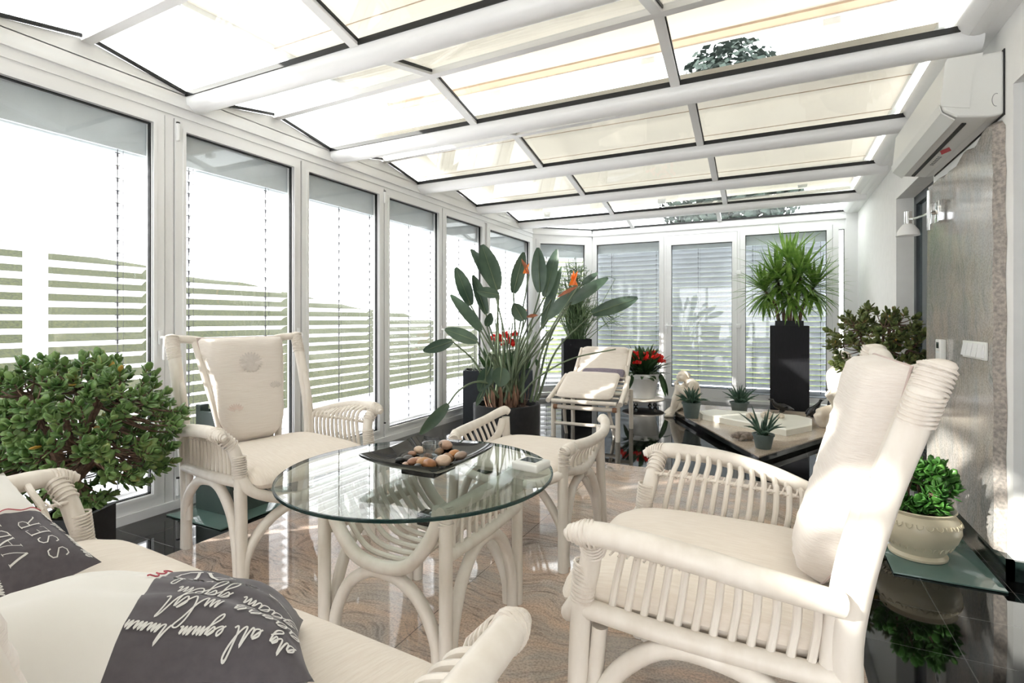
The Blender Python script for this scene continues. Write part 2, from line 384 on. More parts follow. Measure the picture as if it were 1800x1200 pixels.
# left wall (solid parts, header, sill, gables)
WIN = [(.98, 1.77), (1.954, 2.741), (2.877, 3.668), (3.806, 4.596), (4.735, 5.505), (5.703, 6.88)]
SW = .064
w = MB()
w.box(-3.25, WL, YB, WIN[0][0]-SW, 0, 2.43)  # unseen blank stretch behind the camera, added to block the sun
w.box(-3.22, WL, WIN[0][0]-SW, 7.02, 2.274, 2.43)
w.box(-3.22, -3.115, WIN[0][0]-SW, 7.02, 2.345, 2.372)
w.box(-3.22, -3.122, WIN[0][0]-SW, 7.02, 2.29, 2.30)
w.box(-3.24, -3.115, WIN[0][0]-SW, 7.02, 0, .05)
for i in range(len(WIN)-1):
    w.box(-3.2, -3.145, WIN[i][1]+SW, WIN[i+1][0]-SW, .05, 2.274)
w.box(-3.2, WL, WIN[0][1]+SW+.004, WIN[1][0]-SW-.004, .05, 2.274)
w.box(-3.2, WL, WIN[5][1]+SW, 7.02, .05, 2.274)
for k in range(len(FURR)-1):
    a, b = FURR[k], FURR[k+1]
    w.prismX([(a, 2.425), (b, 2.425), ((a+b)/2, zr(WL)-.012)], -3.2, WL)
w.prismX([(6.58, 2.425), (7.02, 2.425), (7.02, 2.52)], -3.2, WL)
wall_left = tag(w.build('wall_left', M['white'], smooth=False), kind=S_)

# end wall and the chamfered corner
w = MB()
w.box(-2.43, -2.42, YE, YE+.1, .04, 2.43)
w.box(-2.44, WR, YE, YE+.1, 2.275, 2.43)
w.box(-2.44, WR, YE-.015, YE+.1, 2.34, 2.37)
w.box(-2.44, WR, YE-.01, YE+.1, 0, .04)
w.box(.66, .70, YE, YE+.1, .04, 2.275)
w.box(.79, WR+.02, YE-.02, YE+.1, 0, 2.43)
tag(w.build('wall_end', M['white'], smooth=False), kind=S_)
ca = math.atan2(.6, .7); cl = math.hypot(.6, .7)
wc = MB()
wc.box(0, cl, 0, .09, 2.275, 2.43); wc.box(0, cl, -.015, .09, 2.34, 2.37); wc.box(0, cl, -.01, .09, 0, .04)
wc.box(-.01, .05, 0, .09, .04, 2.275); wc.box(cl-.05, cl+.02, 0, .09, .04, 2.275)
wco = tag(wc.build('wall_corner', M['white'], smooth=False), kind=S_); wco.location = (-3.13, 7.0, 0); wco.rotation_euler = (0, 0, ca)

# house wall on the right
w = MB()
ZD = 2.1
w.box(WR, 1.3, 5.34, YE+.1, 0, 3.2)
w.box(WR, 1.3, 2.95, 4.2, 0, 3.2)
w.box(WR, 1.3, 4.2, 5.34, ZD, 3.2)
w.box(WR, 1.3, 1.5, 2.95, ZD, 3.2)
w.box(WR, 1.3, YB, 1.5, 0, 3.2)
wall_right = tag(w.build('wall_right', M['plaster'], smooth=False), kind=S_)
tag(MB().box(-3.25, 1.3, YB-.1, YB, 2.2, 2.7).box(-3.25, -3.05, YB-.1, YB, 0, 2.2).box(.8, 1.3, YB-.1, YB, 0, 2.2).box(-3.05, .8, YB-.1, YB, 0, .1).build('wall_back', M['plaster'], smooth=False), kind=S_)
wb = empty('window_11', (0, YB, 0), 0, kind=S_)  # unseen glazing added behind the camera to let in fill light
MB().box(-3.05, .8, -.06, -.05, .1, 2.2).build('glass_pane', M['glass'], wb, smooth=False)
for k_ in range(5): MB().box(-3.05+k_*.9425, -2.97+k_*.9425, -.09, -.02, .1, 2.2).build('mullion', M['white'], wb, smooth=False)
tag(MB().box(.885, WR, 2.93, 4.2, 0, .085).box(.885, 1.15, 2.93, 2.95, 0, .085).build('baseboard_right', M['greenstone'], smooth=False), kind=S_)
tag(MB().box(.895, WR, 5.34, YE-.03, 0, .07).build('baseboard_end', M['blackstone'], smooth=False), kind=S_)

def window(name, org, rz, a0, a1, z0, z1, handle=None, hinge=None, zs=(.05, 2.274), gl=None):
    r = empty(name, (org[0], org[1], 0), rz, kind=S_)
    f = MB(); o0, o1 = a0-SW+.002, a1+SW-.002; b0, b1 = zs
    for (x0, x1, c0, c1) in ((o0, a0, b0, b1), (a1, o1, b0, b1), (a0, a1, b0, z0), (a0, a1, z1, b1)):
        f.box(x0, x1, -.006, .06, c0, c1)
    for (x0, x1, c0, c1) in ((a0-.018, a0, z0-.018, z1+.018), (a1, a1+.018, z0-.018, z1+.018), (a0, a1, z0-.018, z0), (a0, a1, z1, z1+.018)):
        f.box(x0, x1, -.012, .0, c0, c1)
    f.build('window_frame', M['white'], r, smooth=False)
    g = MB(); t = .006
    for (x0, x1, c0, c1) in ((a0, a0+t, z0, z1), (a1-t, a1, z0, z1), (a0, a1, z0, z0+t), (a0, a1, z1-t, z1)):
        g.box(x0, x1, .014, .036, c0, c1)
    g.build('gasket', M['gasket'], r, smooth=False)
    MB().box(a0+.004, a1-.004, .034, .040, z0+.004, z1-.004).build('glass_pane', gl or M['glass'], r, smooth=False)
    if handle is not None:
        hx = handle
        hb = MB().rbox(hx-.013, hx+.013, -.020, -.006, .96, 1.04, .005, 2).build('handle_plate', M['white'], r)
        MB().tube([(hx, -.018, 1.0), (hx, -.045, 1.0), (hx, -.052, .985), (hx, -.05, .93), (hx, -.046, .875)], [.009, .009, .010, .011, .009], 8, 4).build('handle', M['white'], r)
    if hinge is not None:
        for z in (2.2, .13):
            MB().tube([(hinge, -.014, z-.045), (hinge, -.014, z+.045)], .010, 8, 1).ell((hinge, -.014, z-.05), (.010, .010, .008)).build('hinge', M['white'], r)
            MB().tube([(hinge, -.014, z+.045), (hinge, -.014, z+.053)], .0105, 8, 1).build('hinge_cap', M['gasket'], r)
    return r

def blind(org, rz, a0, a1, z0, z1, tilt, mat, label, pitch=.068, wid=.08, cords=(.2, .8), box=True, off=.13, spike=True):
    r = empty('venetian_blind', (org[0], org[1], 0), rz, label, 'blind', 'outside venetian blinds')
    sl = MB(); n = int((z1-z0)/pitch); ct, st = math.cos(tilt), math.sin(tilt)
    for i in range(n+1):
        z = z0+i*pitch
        # curved slat, five points across
        prof = []
        for k in range(5):
            q = (k/4-.5)*wid; bow = .006*(1-(2*q/wid)**2)
            prof.append((off+q*ct-bow*st*-1, z-q*st+bow*ct))
        vs = []
        for x in (a0, a1):
            vs += [(x, y, zz) for y, zz in prof]
        sl.add(vs, [(k, k+1, 6+k, 5+k) for k in range(4)])
    sl.build('slats', mat, r, ang=80)
    if box: MB().box(a0-.03, a1+.03, off-.065, off+.065, z1+.01, z1+.30).build('head_box', M['headbox'], r, smooth=False)
    MB().rbox(a0, a1, off-.035, off+.035, z0-.045, z0-.03, .004, 2).build('bottom_rail', mat, r)
    c = MB()
    for q in cords:
        x = a0+(a1-a0)*q
        c.box(x-.0015, x+.0015, off-.050, off-.047, z0, z1+.06)
        for i in range(n+1):
            z = z0+i*pitch
            c.box(x-.012, x+.012, off-.053, off-.046, z-.002+.5*wid*st, z+.002+.5*wid*st)
            c.box(x-.003, x+.003, off-.053, off-.046, z-.022+.5*wid*st, z+.5*wid*st)
        c.box(x+.028, x+.0295, off-.05, off-.048, z0, z1+.06)
    c.build('ladder_cords', M['cord'], r, smooth=False)
    return r

GZ0, GZ1 = .122, 2.21
nm = ['first of the long wall from the jade plant, behind the shrub', 'second of the long wall, behind the left high-back chair', 'third of the long wall, right of the high-back chair', 'fourth of the long wall, above the far sill behind the table', 'fifth of the long wall, left of the strelitzia', 'last and widest of the long wall, behind the strelitzia leaves']
for i, (a, b) in enumerate(WIN):
    window('window_%d' % (i+1), (WL, 0), PI/2, a, b, GZ0, GZ1, handle=(b+.036 if i in (0, 1, 3) else None), hinge=(a-.05 if i == 1 else (b+.068 if i == 2 else None)))
    blind((WL, 0), PI/2, a-.03, b+.035, .16, 2.02, math.radians(21), M['slat'], 'white outside venetian blind, '+nm[i], cords=((.18, .80) if i == 0 else (.76, .12) if i == 1 else (.5, .93)))
# end wall glazing
window('window_7', (-3.13, 7.0), ca, .115, cl-.115, GZ0, GZ1)
blind((-3.13, 7.0), ca, .09, cl-.09, .16, 2.02, math.radians(38), M['slat'], 'white outside venetian blind behind the rush plant in the angled corner')
window('window_8', (0, YE), 0, -2.355, -1.444, GZ0, GZ1)
window('window_9', (0, YE), 0, -.335, .587, GZ0, GZ1)
w10 = window('window_10', (0, YE), 0, .715, .775, .10, 2.21)
dr = window('door_1', (0, YE), 0, -1.28, -.495, .17, 2.14, zs=(.045, 2.27))
MB().rbox(-1.36, -1.325, -.022, -.008, .90, 1.06, .005, 2).build('lock_plate', M['white'], dr)
MB().tube([(-1.342, -.02, 1.02), (-1.342, -.055, 1.02), (-1.33, -.062, 1.02), (-1.23, -.06, 1.02)], .010, 8, 4).build('door_handle', M['white'], dr)
for z in (1.72, 1.02, .25):
    MB().rbox(-.445, -.385, -.024, -.006, z-.03, z+.03, .006, 2).build('door_hinge', M['white'], dr)
w = MB().box(-1.444+SW, -1.28-SW, 0, .09, .04, 2.275).box(-.495+SW, -.335-SW, 0, .09, .04, 2.275)
wm = tag(w.build('trim_1', M['white'], smooth=False), kind=S_); wm.location = (0, YE, 0)
blind((0, YE), 0, -2.40, -1.40, .16, 2.07, math.radians(50), M['slat_shade'], 'outside blind greyed for shade behind the white flower pot, left of the glazed door', cords=(.25, .9))
blind((0, YE), 0, -1.33, -.45, .16, 2.07, math.radians(50), M['slat_shade'], 'outside blind greyed for shade seen through the glazed door', cords=(.45,))
blind((0, YE), 0, -.38, .63, .16, 2.07, math.radians(50), M['slat_shade'], 'outside blind greyed for shade behind the tall yucca, right of the glazed door', cords=(.13, .9))

# doors into the house
d = empty('door_2', (1.03, 4.2, 0), 0, kind=S_)
MB().box(0, .06, .0, .07, 0, ZD).box(0, .06, 1.07, 1.14, 0, ZD).box(0, .06, .07, 1.07, ZD-.07, ZD).box(0, .06, .07, 1.07, 0, .08).build('door_frame', M['darkframe'], d, smooth=False)
MB().box(.02, .035, .07, 1.07, .08, ZD-.07).build('glass_pane', M['darkglass'], d, smooth=False)
d = empty('door_3', (1.15, 1.5, 0), 0, kind=S_)
MB().box(0, .06, .0, .07, 0, ZD).box(0, .06, 1.38, 1.45, 0, ZD).box(0, .06, .07, 1.38, ZD-.07, ZD).box(0, .06, .07, 1.38, 0, .08).build('door_frame', M['darkframe'], d, smooth=False)
MB().box(.02, .035, .07, 1.38, .08, ZD-.07).build('glass_pane', M['darkglass'], d, smooth=False)

# ridge-and-furrow glass roof
ceil = empty('ceiling', (0, 0, 0), kind=S_)
MX = [WL, -1.82, -.50, XR]
def bar(mb, p, q, wx, wz, side):
    p, q = V(p), V(q); t = (q-p); L_ = t.length/2; t.normalize(); sd = V(side).normalized(); up = t.cross(sd).normalized()
    mb.obox((p+q)/2, t*L_, sd*wx/2, up*wz/2)
def pane(x0, x1, y0, y1, z00, z01, z10, z11, nm='roof_pane'):
    t = .008
    vs = [(x0, y0, z00), (x1, y0, z01), (x1, y1, z11), (x0, y1, z10)]
    vs = vs+[(a, b, c+t) for a, b, c in vs]
    MB().add(vs, [(0, 1, 2, 3), (4, 5, 6, 7), (0, 1, 5, 4), (1, 2, 6, 5), (2, 3, 7, 6), (3, 0, 4, 7)]).build(nm, M['roofglass'], ceil, smooth=False)
for k, y in enumerate(FURR):
    b_ = MB()
    n = 14; pr = []
    for j in range(n+1):
        a = PI+PI*j/n; pr.append((y+math.cos(a)*.060, 2.402+math.sin(a)*.058))
    pr += [(y+.060, 2.435), (y+.045, 2.45), (y-.045, 2.45), (y-.060, 2.435)]
    b_.prismX(pr, WL-.0, XR)
    b_.build('roof_beam', M['white'], ceil, ang=35)
    if k == len(FURR)-1: break
    yr = y+.57; y2 = FURR[k+1]
    rb = MB(); bar(rb, (WL, yr, zr(WL)-.012), (XR, yr, zr(XR)-.012), .05, .035, (0, 1, 0)); rb.build('ridge_bar', M['white'], ceil, smooth=False)
    gk = MB()
    for sgn, yy in ((1, y), (-1, y2)):
        gk.box(WL, XR, yy+sgn*.062-.006, yy+sgn*.062+.006, 2.425, 2.452)
        bar(gk, (WL+.008, yy+sgn*.06, 2.441), (WL+.008, yr, zr(WL)), .016, .016, (1, 0, 0))
        bar(gk, (XR-.008, yy+sgn*.06, 2.441), (XR-.008, yr, zr(XR)), .016, .016, (1, 0, 0))
        for x in MX[1:3]:
            mb = MB(); bar(mb, (x, yy+sgn*.05, 2.435), (x, yr, zr(x)-.006), .05, .035, (1, 0, 0)); mb.build('muntin', M['white'], ceil, smooth=False)
            bar(gk, (x+.028, yy+sgn*.06, 2.443), (x+.028, yr, zr(x)-.0), .006, .014, (1, 0, 0))
        for x0, x1 in zip(MX[:-1], MX[1:]):
            pane(x0, x1, yy+sgn*.04, yr, 2.443, 2.443, zr(x0)+.003, zr(x1)+.003)
    gk.build('gasket', M['gasket'], ceil, smooth=False)
# last bay against the end wall
yr = 7.1
rb = MB(); bar(rb, (WL, yr, zr(WL)-.012), (XR, yr, zr(XR)-.012), .05, .035, (0, 1, 0)); rb.build('ridge_bar', M['white'], ceil, smooth=False)
gk = MB().box(WL, XR, 6.642, 6.654, 2.425, 2.452).box(-2.45, XR, YE-.01, YE+.002, 2.425, 2.448)
bar(gk, (WL+.01, 6.65, 2.44), (WL+.01, 7.0, 2.50), .016, .016, (1, 0, 0)); bar(gk, (-3.13, 7.0, 2.44), (-2.45, 7.59, 2.44), .016, .018, (0, 0, 1))
for x in (-1.82, -.65):
    for sgn, ya in ((1, 6.63), (-1, YE)):
        mb = MB(); bar(mb, (x, ya, 2.435), (x, yr, zr(x)-.006), .05, .035, (1, 0, 0)); mb.build('muntin', M['white'], ceil, smooth=False)
MB2 = [WL, -1.82, -.65, XR]
for x0, x1 in zip(MB2[:-1], MB2[1:]):
    pane(x0, x1, 6.62, yr, 2.443, 2.443, zr(x0)+.003, zr(x1)+.003); pane(x0, x1, YE, yr, 2.443, 2.443, zr(x0)+.003, zr(x1)+.003)
gk.build('gasket', M['gasket'], ceil, smooth=False)
# round wall plate along the house wall
MB().tube([(.83, YB, 2.47), (.83, YE, 2.47)], .075, 20, 1).box(.80, WR, YB, YE, 2.40, 2.56).build('wall_plate', M['white'], ceil, ang=30)
for x in (-2.9, -1.3, .3):
    MB().rbox(x-.05, x+.05, 6.98, 7.03, zr(x)+.03, zr(x)+.10, .01, 2).build('vent_bracket', M['white'], ceil)

# roof awnings above the glass
def awning(y0, y1, x0, x1, z, label, hems, z2=None):
    r = empty('roof_awning', ((x0+x1)/2, (y0+y1)/2, (z+(z2 or z))/2), 0, label, 'awning')
    r.rotation_euler = (math.atan2((z2 or z)-z, y1-y0), 0, 0)
    hx, hy = (x1-x0)/2, (y1-y0)/2
    f = MB(); nx, ny = 8, 24; vs = []; fs = []
    for i in range(nx+1):
        for j in range(ny+1):
            vs.append((-hx+2*hx*i/nx, -hy+2*hy*j/ny, -.012*math.sin(PI*i/nx)+.004*math.sin(j*1.7)))
    for i in range(nx):
        for j in range(ny): a = i*(ny+1)+j; fs.append((a, a+1, a+ny+2, a+ny+1))
    f.add(vs, fs).build('fabric', M['awning'], r)
    for yy in hems:
        MB().box(-hx, hx, yy-(y0+y1)/2-.05, yy-(y0+y1)/2+.05, -.022, -.008).build('hem', M['awning_bar'], r, smooth=False)
        MB().box(-hx, hx, yy-(y0+y1)/2+.05, yy-(y0+y1)/2+.085, -.03, .01).build('front_bar', M['white'], r, smooth=False)
        for xx in (-.9, .3, 1.4):
            MB().rbox(xx-.05, xx+.05, yy-(y0+y1)/2+.085, yy-(y0+y1)/2+.15, -.07, -.02, .008, 2).build('bracket', M['white'], r)
    st = MB()
    for j in range(1, 6):
        yy = -hy+2*hy*j/6; st.box(-hx, hx, yy-.003, yy+.003, -.02, -.016)
    st.build('seams', M['awning_bar'], r, smooth=False)
    MB().box(-hx-.03, -hx, -hy, hy, -.03, .03).build('guide_rail', M['white'], r, smooth=False); MB().box(hx, hx+.03, -hy, hy, -.03, .03).build('guide_rail', M['white'], r, smooth=False)
awning(YB, 3.72, -2.95, .78, 2.68, 'cream roof awning nearest the camera, with a tan hem at its far edge', [3.63], 2.95)
awning(3.50, 7.2, -3.42, .78, 2.67, 'cream roof awning over the far half of the glass roof', [])

# outside
tag(MB().box(-4.6, -3.26, YB, 14, -.12, -.04).box(-3.3, 3, YE+.13, 9.6, -.12, -.04).build('terrace', M['paving'], smooth=False), kind=S_)
tag(MB().box(-5.6, -4.6, YB, 14, -.12, -.03).build('gravel_strip', M['gravel'], smooth=False), 'pale gravel strip outside beyond the terrace', 'gravel', kind='stuff')
g = MB(); vs = []; fs = []; nx, ny = 40, 90
for i in range(nx+1):
    for j in range(ny+1):
        x = -5.6-9*i/nx; y = -4+30*j/ny; t = i/nx
        h = -.06+(2.45-.11*max(0, y-3))*min(1, t*1.9)**1.1
        vs.append((x, y, h+.10*noise.noise(V((x*1.5, y*1.5, 0)))*min(1, t*4)))
for i in range(nx):
    for j in range(ny): a = i*(ny+1)+j; fs.append((a, a+1, a+ny+2, a+ny+1))
tag(g.add(vs, fs).build('grass_bank', M['lawn']), 'olive green grass bank outside behind the blinds', 'grass', kind='stuff')
def bush(name, c, r, mat, label, cat, n=900, seed=1, leaf=.10):
    rd = random.Random(seed); m = MB()
    for _ in range(n):
        d_ = V((rd.gauss(0, 1), rd.gauss(0, 1), rd.gauss(0, 1))).normalized()*(rd.random()**.4)
        p = V((c[0]+d_.x*r[0], c[1]+d_.y*r[1], c[2]+d_.z*r[2])); q = Matrix.Rotation(rd.random()*6, 3, d_)
        a = q @ d_.orthogonal().normalized(); b = d_.cross(a)*.6+d_*.5; s = leaf*(.6+rd.random())
        m.add([p-a*s, p+b*s, p+a*s, p-b*s], [(0, 1, 2, 3)])
    return tag(m.build(name, mat, smooth=False), label, cat)
hg = MB(); vs = []; fs = []
ny, nz = 70, 14
for j in range(ny+1):
    for k in range(nz+1):
        y = 8.6+0*j; x = -4.4+5.2*j/ny; z = -.05+2.5*k/nz
        vs.append((x, 10.4+.35*noise.noise(V((x*2, z*2, 3))), z*(1+.08*noise.noise(V((x*1.1, 0, 0))))))
for j in range(ny):
    for k in range(nz): a = j*(nz+1)+k; fs.append((a, a+1, a+nz+2, a+nz+1))
o = MB(); o.add(vs, fs)
o.box(-4.4, .8, 10.75, 11.5, -.05, 2.4)
tag(o.build('hedge', M['hedge']), 'dense green hedge outside the end wall', 'hedge')
cf = bush('conifer', (0, 0, 5.4), (1.9, 1.6, 3.3), M['tree'], 'tall dark conifer beyond the end wall, seen through the open roof gap', 'tree', 9000, 5, .10)
cf.location = (-1.1, 15.4, 0)
MB().tube([(0, 0, -.1), (.05, 0, 3), (0, 0, 6)], [.22, .16, .06], 10, 3).build('trunk', M['bark'], cf)
po = MB().box(-5.52, -5.40, 2.11, 2.23, -.03, 2.0).build('fence_post', M['post'], smooth=False)
tag(po, 'white post standing on the grass outside the first blind', 'post')

# ================================================================== RATTAN SUITE
RA = 'rattan'
def seat(name, W, label, cat, group, flowers=True, cushions=1):
    """rattan seat, local frame: +X forward, +Y left, Z up; posts at y = +-W"""
    r = empty(name, label=label, cat=cat, group=group)
    for s in (1, -1):
        # front leg bends outward at the top into the arm rail
        MB().tube([(.300, s*W, 0), (.296, s*W, .22), (.285, s*W, .43), (.266, s*(W+.004), .52), (.252, s*(W+.024), .585), (.240, s*(W+.064), .626)], [.023, .024, .025, .025, .024, .023], 12, 5).build('front_leg', M[RA], r)
        MB().tube([(.275, s*(W-.012), 0), (.262, s*(W-.012), .2), (.245, s*(W-.012), .385)], .019, 10, 4).build('leg_brace', M[RA], r)
        # back post, thick below and leaning backwards above the seat
        MB().tube([(-.300, s*(W-.03), 0), (-.265, s*(W-.02), .25), (-.245, s*(W-.005), .45), (-.262, s*W, .60), (-.300, s*W, .76), (-.345, s*W, .90), (-.380, s*W, 1.005), (-.386, s*W, 1.022)], [.024, .026, .028, .028, .028, .028, .028, .020], 12, 5).build('back_post', M[RA], r)
        MB().tube([(-.215, s*(W-.012), .16), (-.214, s*(W-.01), .40), (-.236, s*(W-.006), .60), (-.270, s*(W-.006), .75), (-.29, s*(W-.004), .80)], [.014, .017, .017, .015, .010], 10, 5).build('back_post_brace', M[RA], r)
        # arm rail
        MB().tube([(.300, s*(W+.066), .620), (.262, s*(W+.074), .630), (.19, s*(W+.084), .637), (.03, s*(W+.090), .626), (-.11, s*(W+.072), .600), (-.235, s*(W+.028), .566)], [.010, .025, .027, .027, .026, .024], 12, 6).build('arm_rail', M[RA], r)
        # side seat rail, side arch
        MB().tube([(.285, s*W, .425), (.05, s*(W+.004), .412), (-.245, s*(W-.004), .405)], .023, 12, 5).build('side_rail', M[RA], r)
        MB().tube([(.268, s*(W-.002), .0), (.258, s*W, .14), (.215, s*W, .275), (.11, s*W, .372), (0, s*W, .385), (-.12, s*W, .350), (-.215, s*W, .245), (-.262, s*(W-.02), .11), (-.28, s*(W-.03), 0)], .0215, 12, 5).build('side_arch', M[RA], r)
        # arm slats: rise from the side rail and curl outwards to the arm rail
        sl = MB(); n = 12
        for i in range(n):
            t = (i+.5)/n; x0 = .235-.44*t; xt = .195-.40*t; zt = .628-.056*max(0, t-.25)/.75
            sl.tube([(x0, s*(W-.006), .425), (x0-.012, s*(W-.010), .50), ((x0+xt)/2-.010, s*(W-.004), .575), (xt-.004, s*(W+.024-.012*t), zt-.012), (xt, s*(W+.070-.028*t), zt+.004)], .0088, 8, 4)
        sl.build('arm_slats', M[RA], r)
        # cane line lashed across the slats
        ln = MB().tube([(.245, s*(W-.004), .575), (.0, s*(W-.006), .572), (-.235, s*(W-.002), .555)], .0055, 6, 4)
        for i in range(n*2):
            t = i/(n*2); x = .235-.46*t; z = .575-.018*t*t
            ln.tube([(x, s*(W+.008), z-.012), (x-.012, s*(W-.016), z), (x-.02, s*(W+.008), z+.012)], .0028, 5, 2)
        ln.build('arm_lashing', M['binding'], r)
        # wrapped joints
        bd = MB()
        for k in range(10):
            z = .445+k*.0095; bd.ring((.284-.010*max(0, (z-.45)/.09), s*W, z), (-.12, 0, 1), .0265, .0036, 14, 5)
        bd.build('leg_binding', M['binding'], r)
        bd = MB()
        for k in range(7):
            q = k/6; bd.ring((.288-.055*q, s*(W+.069+.006*q), .624+.008*q), (1, s*(-.3+.6*q), -.12), .0155+.0125*min(1, q*1.6), .0042, 14, 5)
        for k in range(5):
            q = k/4; bd.ring((.252-.008*q, s*(W+.016+.042*q), .575+.044*q), (-.15, s*.75, .7), .0275, .0034, 14, 5)
        bd.build('arm_tip_binding', M['binding'], r)
        bd = MB()
        for k in range(13):
            z = .915+k*.0082; bd.ring((-.352-.032*(z-.915)/.1, s*W, z), (-.3+(.10 if k < 7 else -.08), s*(.16 if k < 7 else -.12), 1), .0292, .0035, 14, 5)
        bd.ell((-.385, s*W, 1.015), (.029, .029, .016))
        if W < .5: bd.build('post_binding', M['binding'], r)
    # rails between the posts
    MB().tube([(-.384, W, 1.006), (-.389, W-.09, 1.000), (-.384, W*.45, .985), (-.38, 0, .978), (-.384, -W*.45, .985), (-.389, -W+.09, 1.000), (-.384, -W, 1.006)], .021, 12, 5).build('top_rail', M[RA], r)
    MB().tube([(.288, W, .445), (.325, W-.03, .39), (.35, W-.12, .345), (.362, W*.4, .330), (.365, 0, .328), (.362, -W*.4, .330), (.35, -W+.12, .345), (.325, -W+.03, .39), (.288, -W, .445)], .0225, 12, 5).build('front_apron', M[RA], r)
    if W < .5:
        MB().tube([(.300, W-.005, .02), (.305, W-.02, .13), (.318, W-.09, .235), (.330, W-.2, .292), (.333, 0, .302), (.330, -W+.2, .292), (.318, -W+.09, .235), (.305, -W+.02, .13), (.300, -W+.005, .02)], .0215, 12, 5).build('front_arch', M[RA], r)
    else:
        for c_ in (-W/2, W/2):
            h = W/2
            MB().tube([(.300, c_+h-.005, .02), (.305, c_+h-.02, .13), (.318, c_+h-.09, .235), (.330, c_+h-.2, .292), (.333, c_, .302), (.330, c_-h+.2, .292), (.318, c_-h+.09, .235), (.305, c_-h+.02, .13), (.300, c_-h+.005, .02)], .0215, 12, 5).build('front_arch', M[RA], r)
    MB().tube([(-.245, W, .41), (-.25, 0, .40), (-.245, -W, .41)], .021, 10, 4).build('rear_rail', M[RA], r)
    sf = MB()
    for i in range(int(W*2/.07)):
        y = -W+.05+i*.07; sf.tube([(-.24, y, .405), (.05, y, .395), (.30, y, .375)], .008, 6, 3)
    sf.build('seat_slats', M[RA], r)
    # back frame (two inner poles) and cane panel
    nb = cushions
    for q in range(nb):
        wq = W/nb; cy = -W+wq+2*wq*q
        for s in (1, -1):
            MB().tube([(-.382, cy+s*(wq-.105), .99), (-.335, cy+s*(wq-.125), .84), (-.285, cy+s*(wq-.155), .66), (-.252, cy+s*(wq-.185), .47), (-.245, cy+s*(wq-.19), .41)], .017, 10, 5).build('back_frame_pole', M[RA], r)
        pn = MB(); k_ = 15
        for i in range(k_):
            t = (i/(k_-1))*2-1
            pn.tube([(-.389, cy+t*(wq-.115), .975), (-.342, cy+t*(wq-.135), .84), (-.292, cy+t*(wq-.165), .66), (-.26, cy+t*(wq-.195), .47), (-.25, cy+t*(wq-.20), .41)], .0065, 6, 3)
        pn.build('back_cane_panel', M[RA], r)
        # back cushion hung from the top rail
        nu, nv = 22, 30
        def cu(u, v, sd):
            # v 0 bottom .. 1 top
            w0 = (wq-.175)+.068*v
            if v < .3: w0 *= (1-((.3-v)/.3)**2.2*.80)**.5
            z = .472+.535*v; x = -.218-.148*v-.012*math.sin(PI*v)
            tt = (1-abs(u)**9)**.5*(1-abs(2*v-1)**12)**.5
            th = (.068+.010*(1-u*u)) if sd > 0 else .014
            n_ = V((.965, 0, .26))
            p = V((x, cy+u*w0, z))+n_*(sd*th*tt)
            p += n_*(.0022*math.sin(v*95+3*noise.noise(V((u*2, v*9, q))))*tt*(1 if sd > 0 else 0))
            return p
        m = MB()
        for sd in (1, -1):
            vs = [cu(2*i/nu-1, j/nv, sd) for i in range(nu+1) for j in range(nv+1)]
            m.add(vs, [(i*(nv+1)+j, i*(nv+1)+j+1, (i+1)*(nv+1)+j+1, (i+1)*(nv+1)+j) for i in range(nu) for j in range(nv)])
        bc = m.build('back_cushion', M['fabric'], r, ang=80)
        ed = [cu(-1, j/nv, 1) for j in range(nv+1)]+[cu(2*i/nu-1, 1, 1) for i in range(1, nu+1)]+[cu(1, 1-j/nv, 1) for j in range(1, nv+1)]+[cu(1-2*i/nu, 0, 1) for i in range(1, nu)]
        MB().tube(ed, .0028, 6, 1, True).build('cushion_piping', M['piping'], bc)
        if flowers:
            for (fu, fv, fr, mt, half, nm_) in ((-.02, .72, .055, 'print', False, 'printed_sunflower'), (.62, .45, .040, 'print', True, 'printed_flower'), (-.62, .27, .045, 'print_pink', True, 'printed_pink_flower')):
                w_ = wq-.15; pm_ = MB()
                for k in range(22):
                    if half and not (2 <= k <= 9): continue
                    a = 2*PI*k/22
                    pts = []
                    for rr, ww in ((.25, .10), (.65, .14), (1., .03)):
                        du = math.cos(a)*fr*rr/w_; dv = math.sin(a)*fr*rr/.55
                        su = -math.sin(a)*fr*ww/w_; sv = math.cos(a)*fr*ww/.55
                        pts.append((cu(fu+du-su, fv+dv-sv, 1)+V((.0035, 0, .001)), cu(fu+du+su, fv+dv+sv, 1)+V((.0035, 0, .001))))
                    vs = [p for ab in pts for p in ab]; pm_.add(vs, [(0, 1, 3, 2), (2, 3, 5, 4)])
                if not half:
                    c_ = [cu(fu+math.cos(2*PI*k/16)*fr*.35/w_, fv+math.sin(2*PI*k/16)*fr*.35/.55, 1)+V((.004, 0, .001)) for k in range(16)]
                    pm_.add(c_, [tuple(range(16))])
                pm_.build(nm_, M[mt], bc)
    # seat cushion(s), front edge rolled over
    for q in range(nb):
        wq = W/nb; cy = -W+wq+2*wq*q
        m = MB(); nu, nv = 26, 22; a, b = .315, wq-.016
        for sd in (1, -1):
            vs = []
            for i in range(nu+1):
                for j in range(nv+1):
                    u = 2*i/nu-1; v = 2*j/nv-1
                    u = math.copysign(1-(1-abs(u))**1.6, u); v = math.copysign(1-(1-abs(v))**1.6, v)
                    mq = max(abs(u), abs(v)); sq_ = mq/max(1e-6, (abs(u)**8+abs(v)**8)**.125) if mq > 0 else 1
                    tt = max(0, 1-mq**9)**.5
                    x = .055+a*u*sq_; y = cy+b*v*sq_
                    z = .440+sd*.043*tt-.026*max(0, u)**3
                    vs.append((x, y, z+(.012*(1-u*u)*(1-v*v) if sd > 0 else 0)))
            m.add(vs, [(i*(nv+1)+j, i*(nv+1)+j+1, (i+1)*(nv+1)+j+1, (i+1)*(nv+1)+j) for i in range(nu) for j in range(nv)])
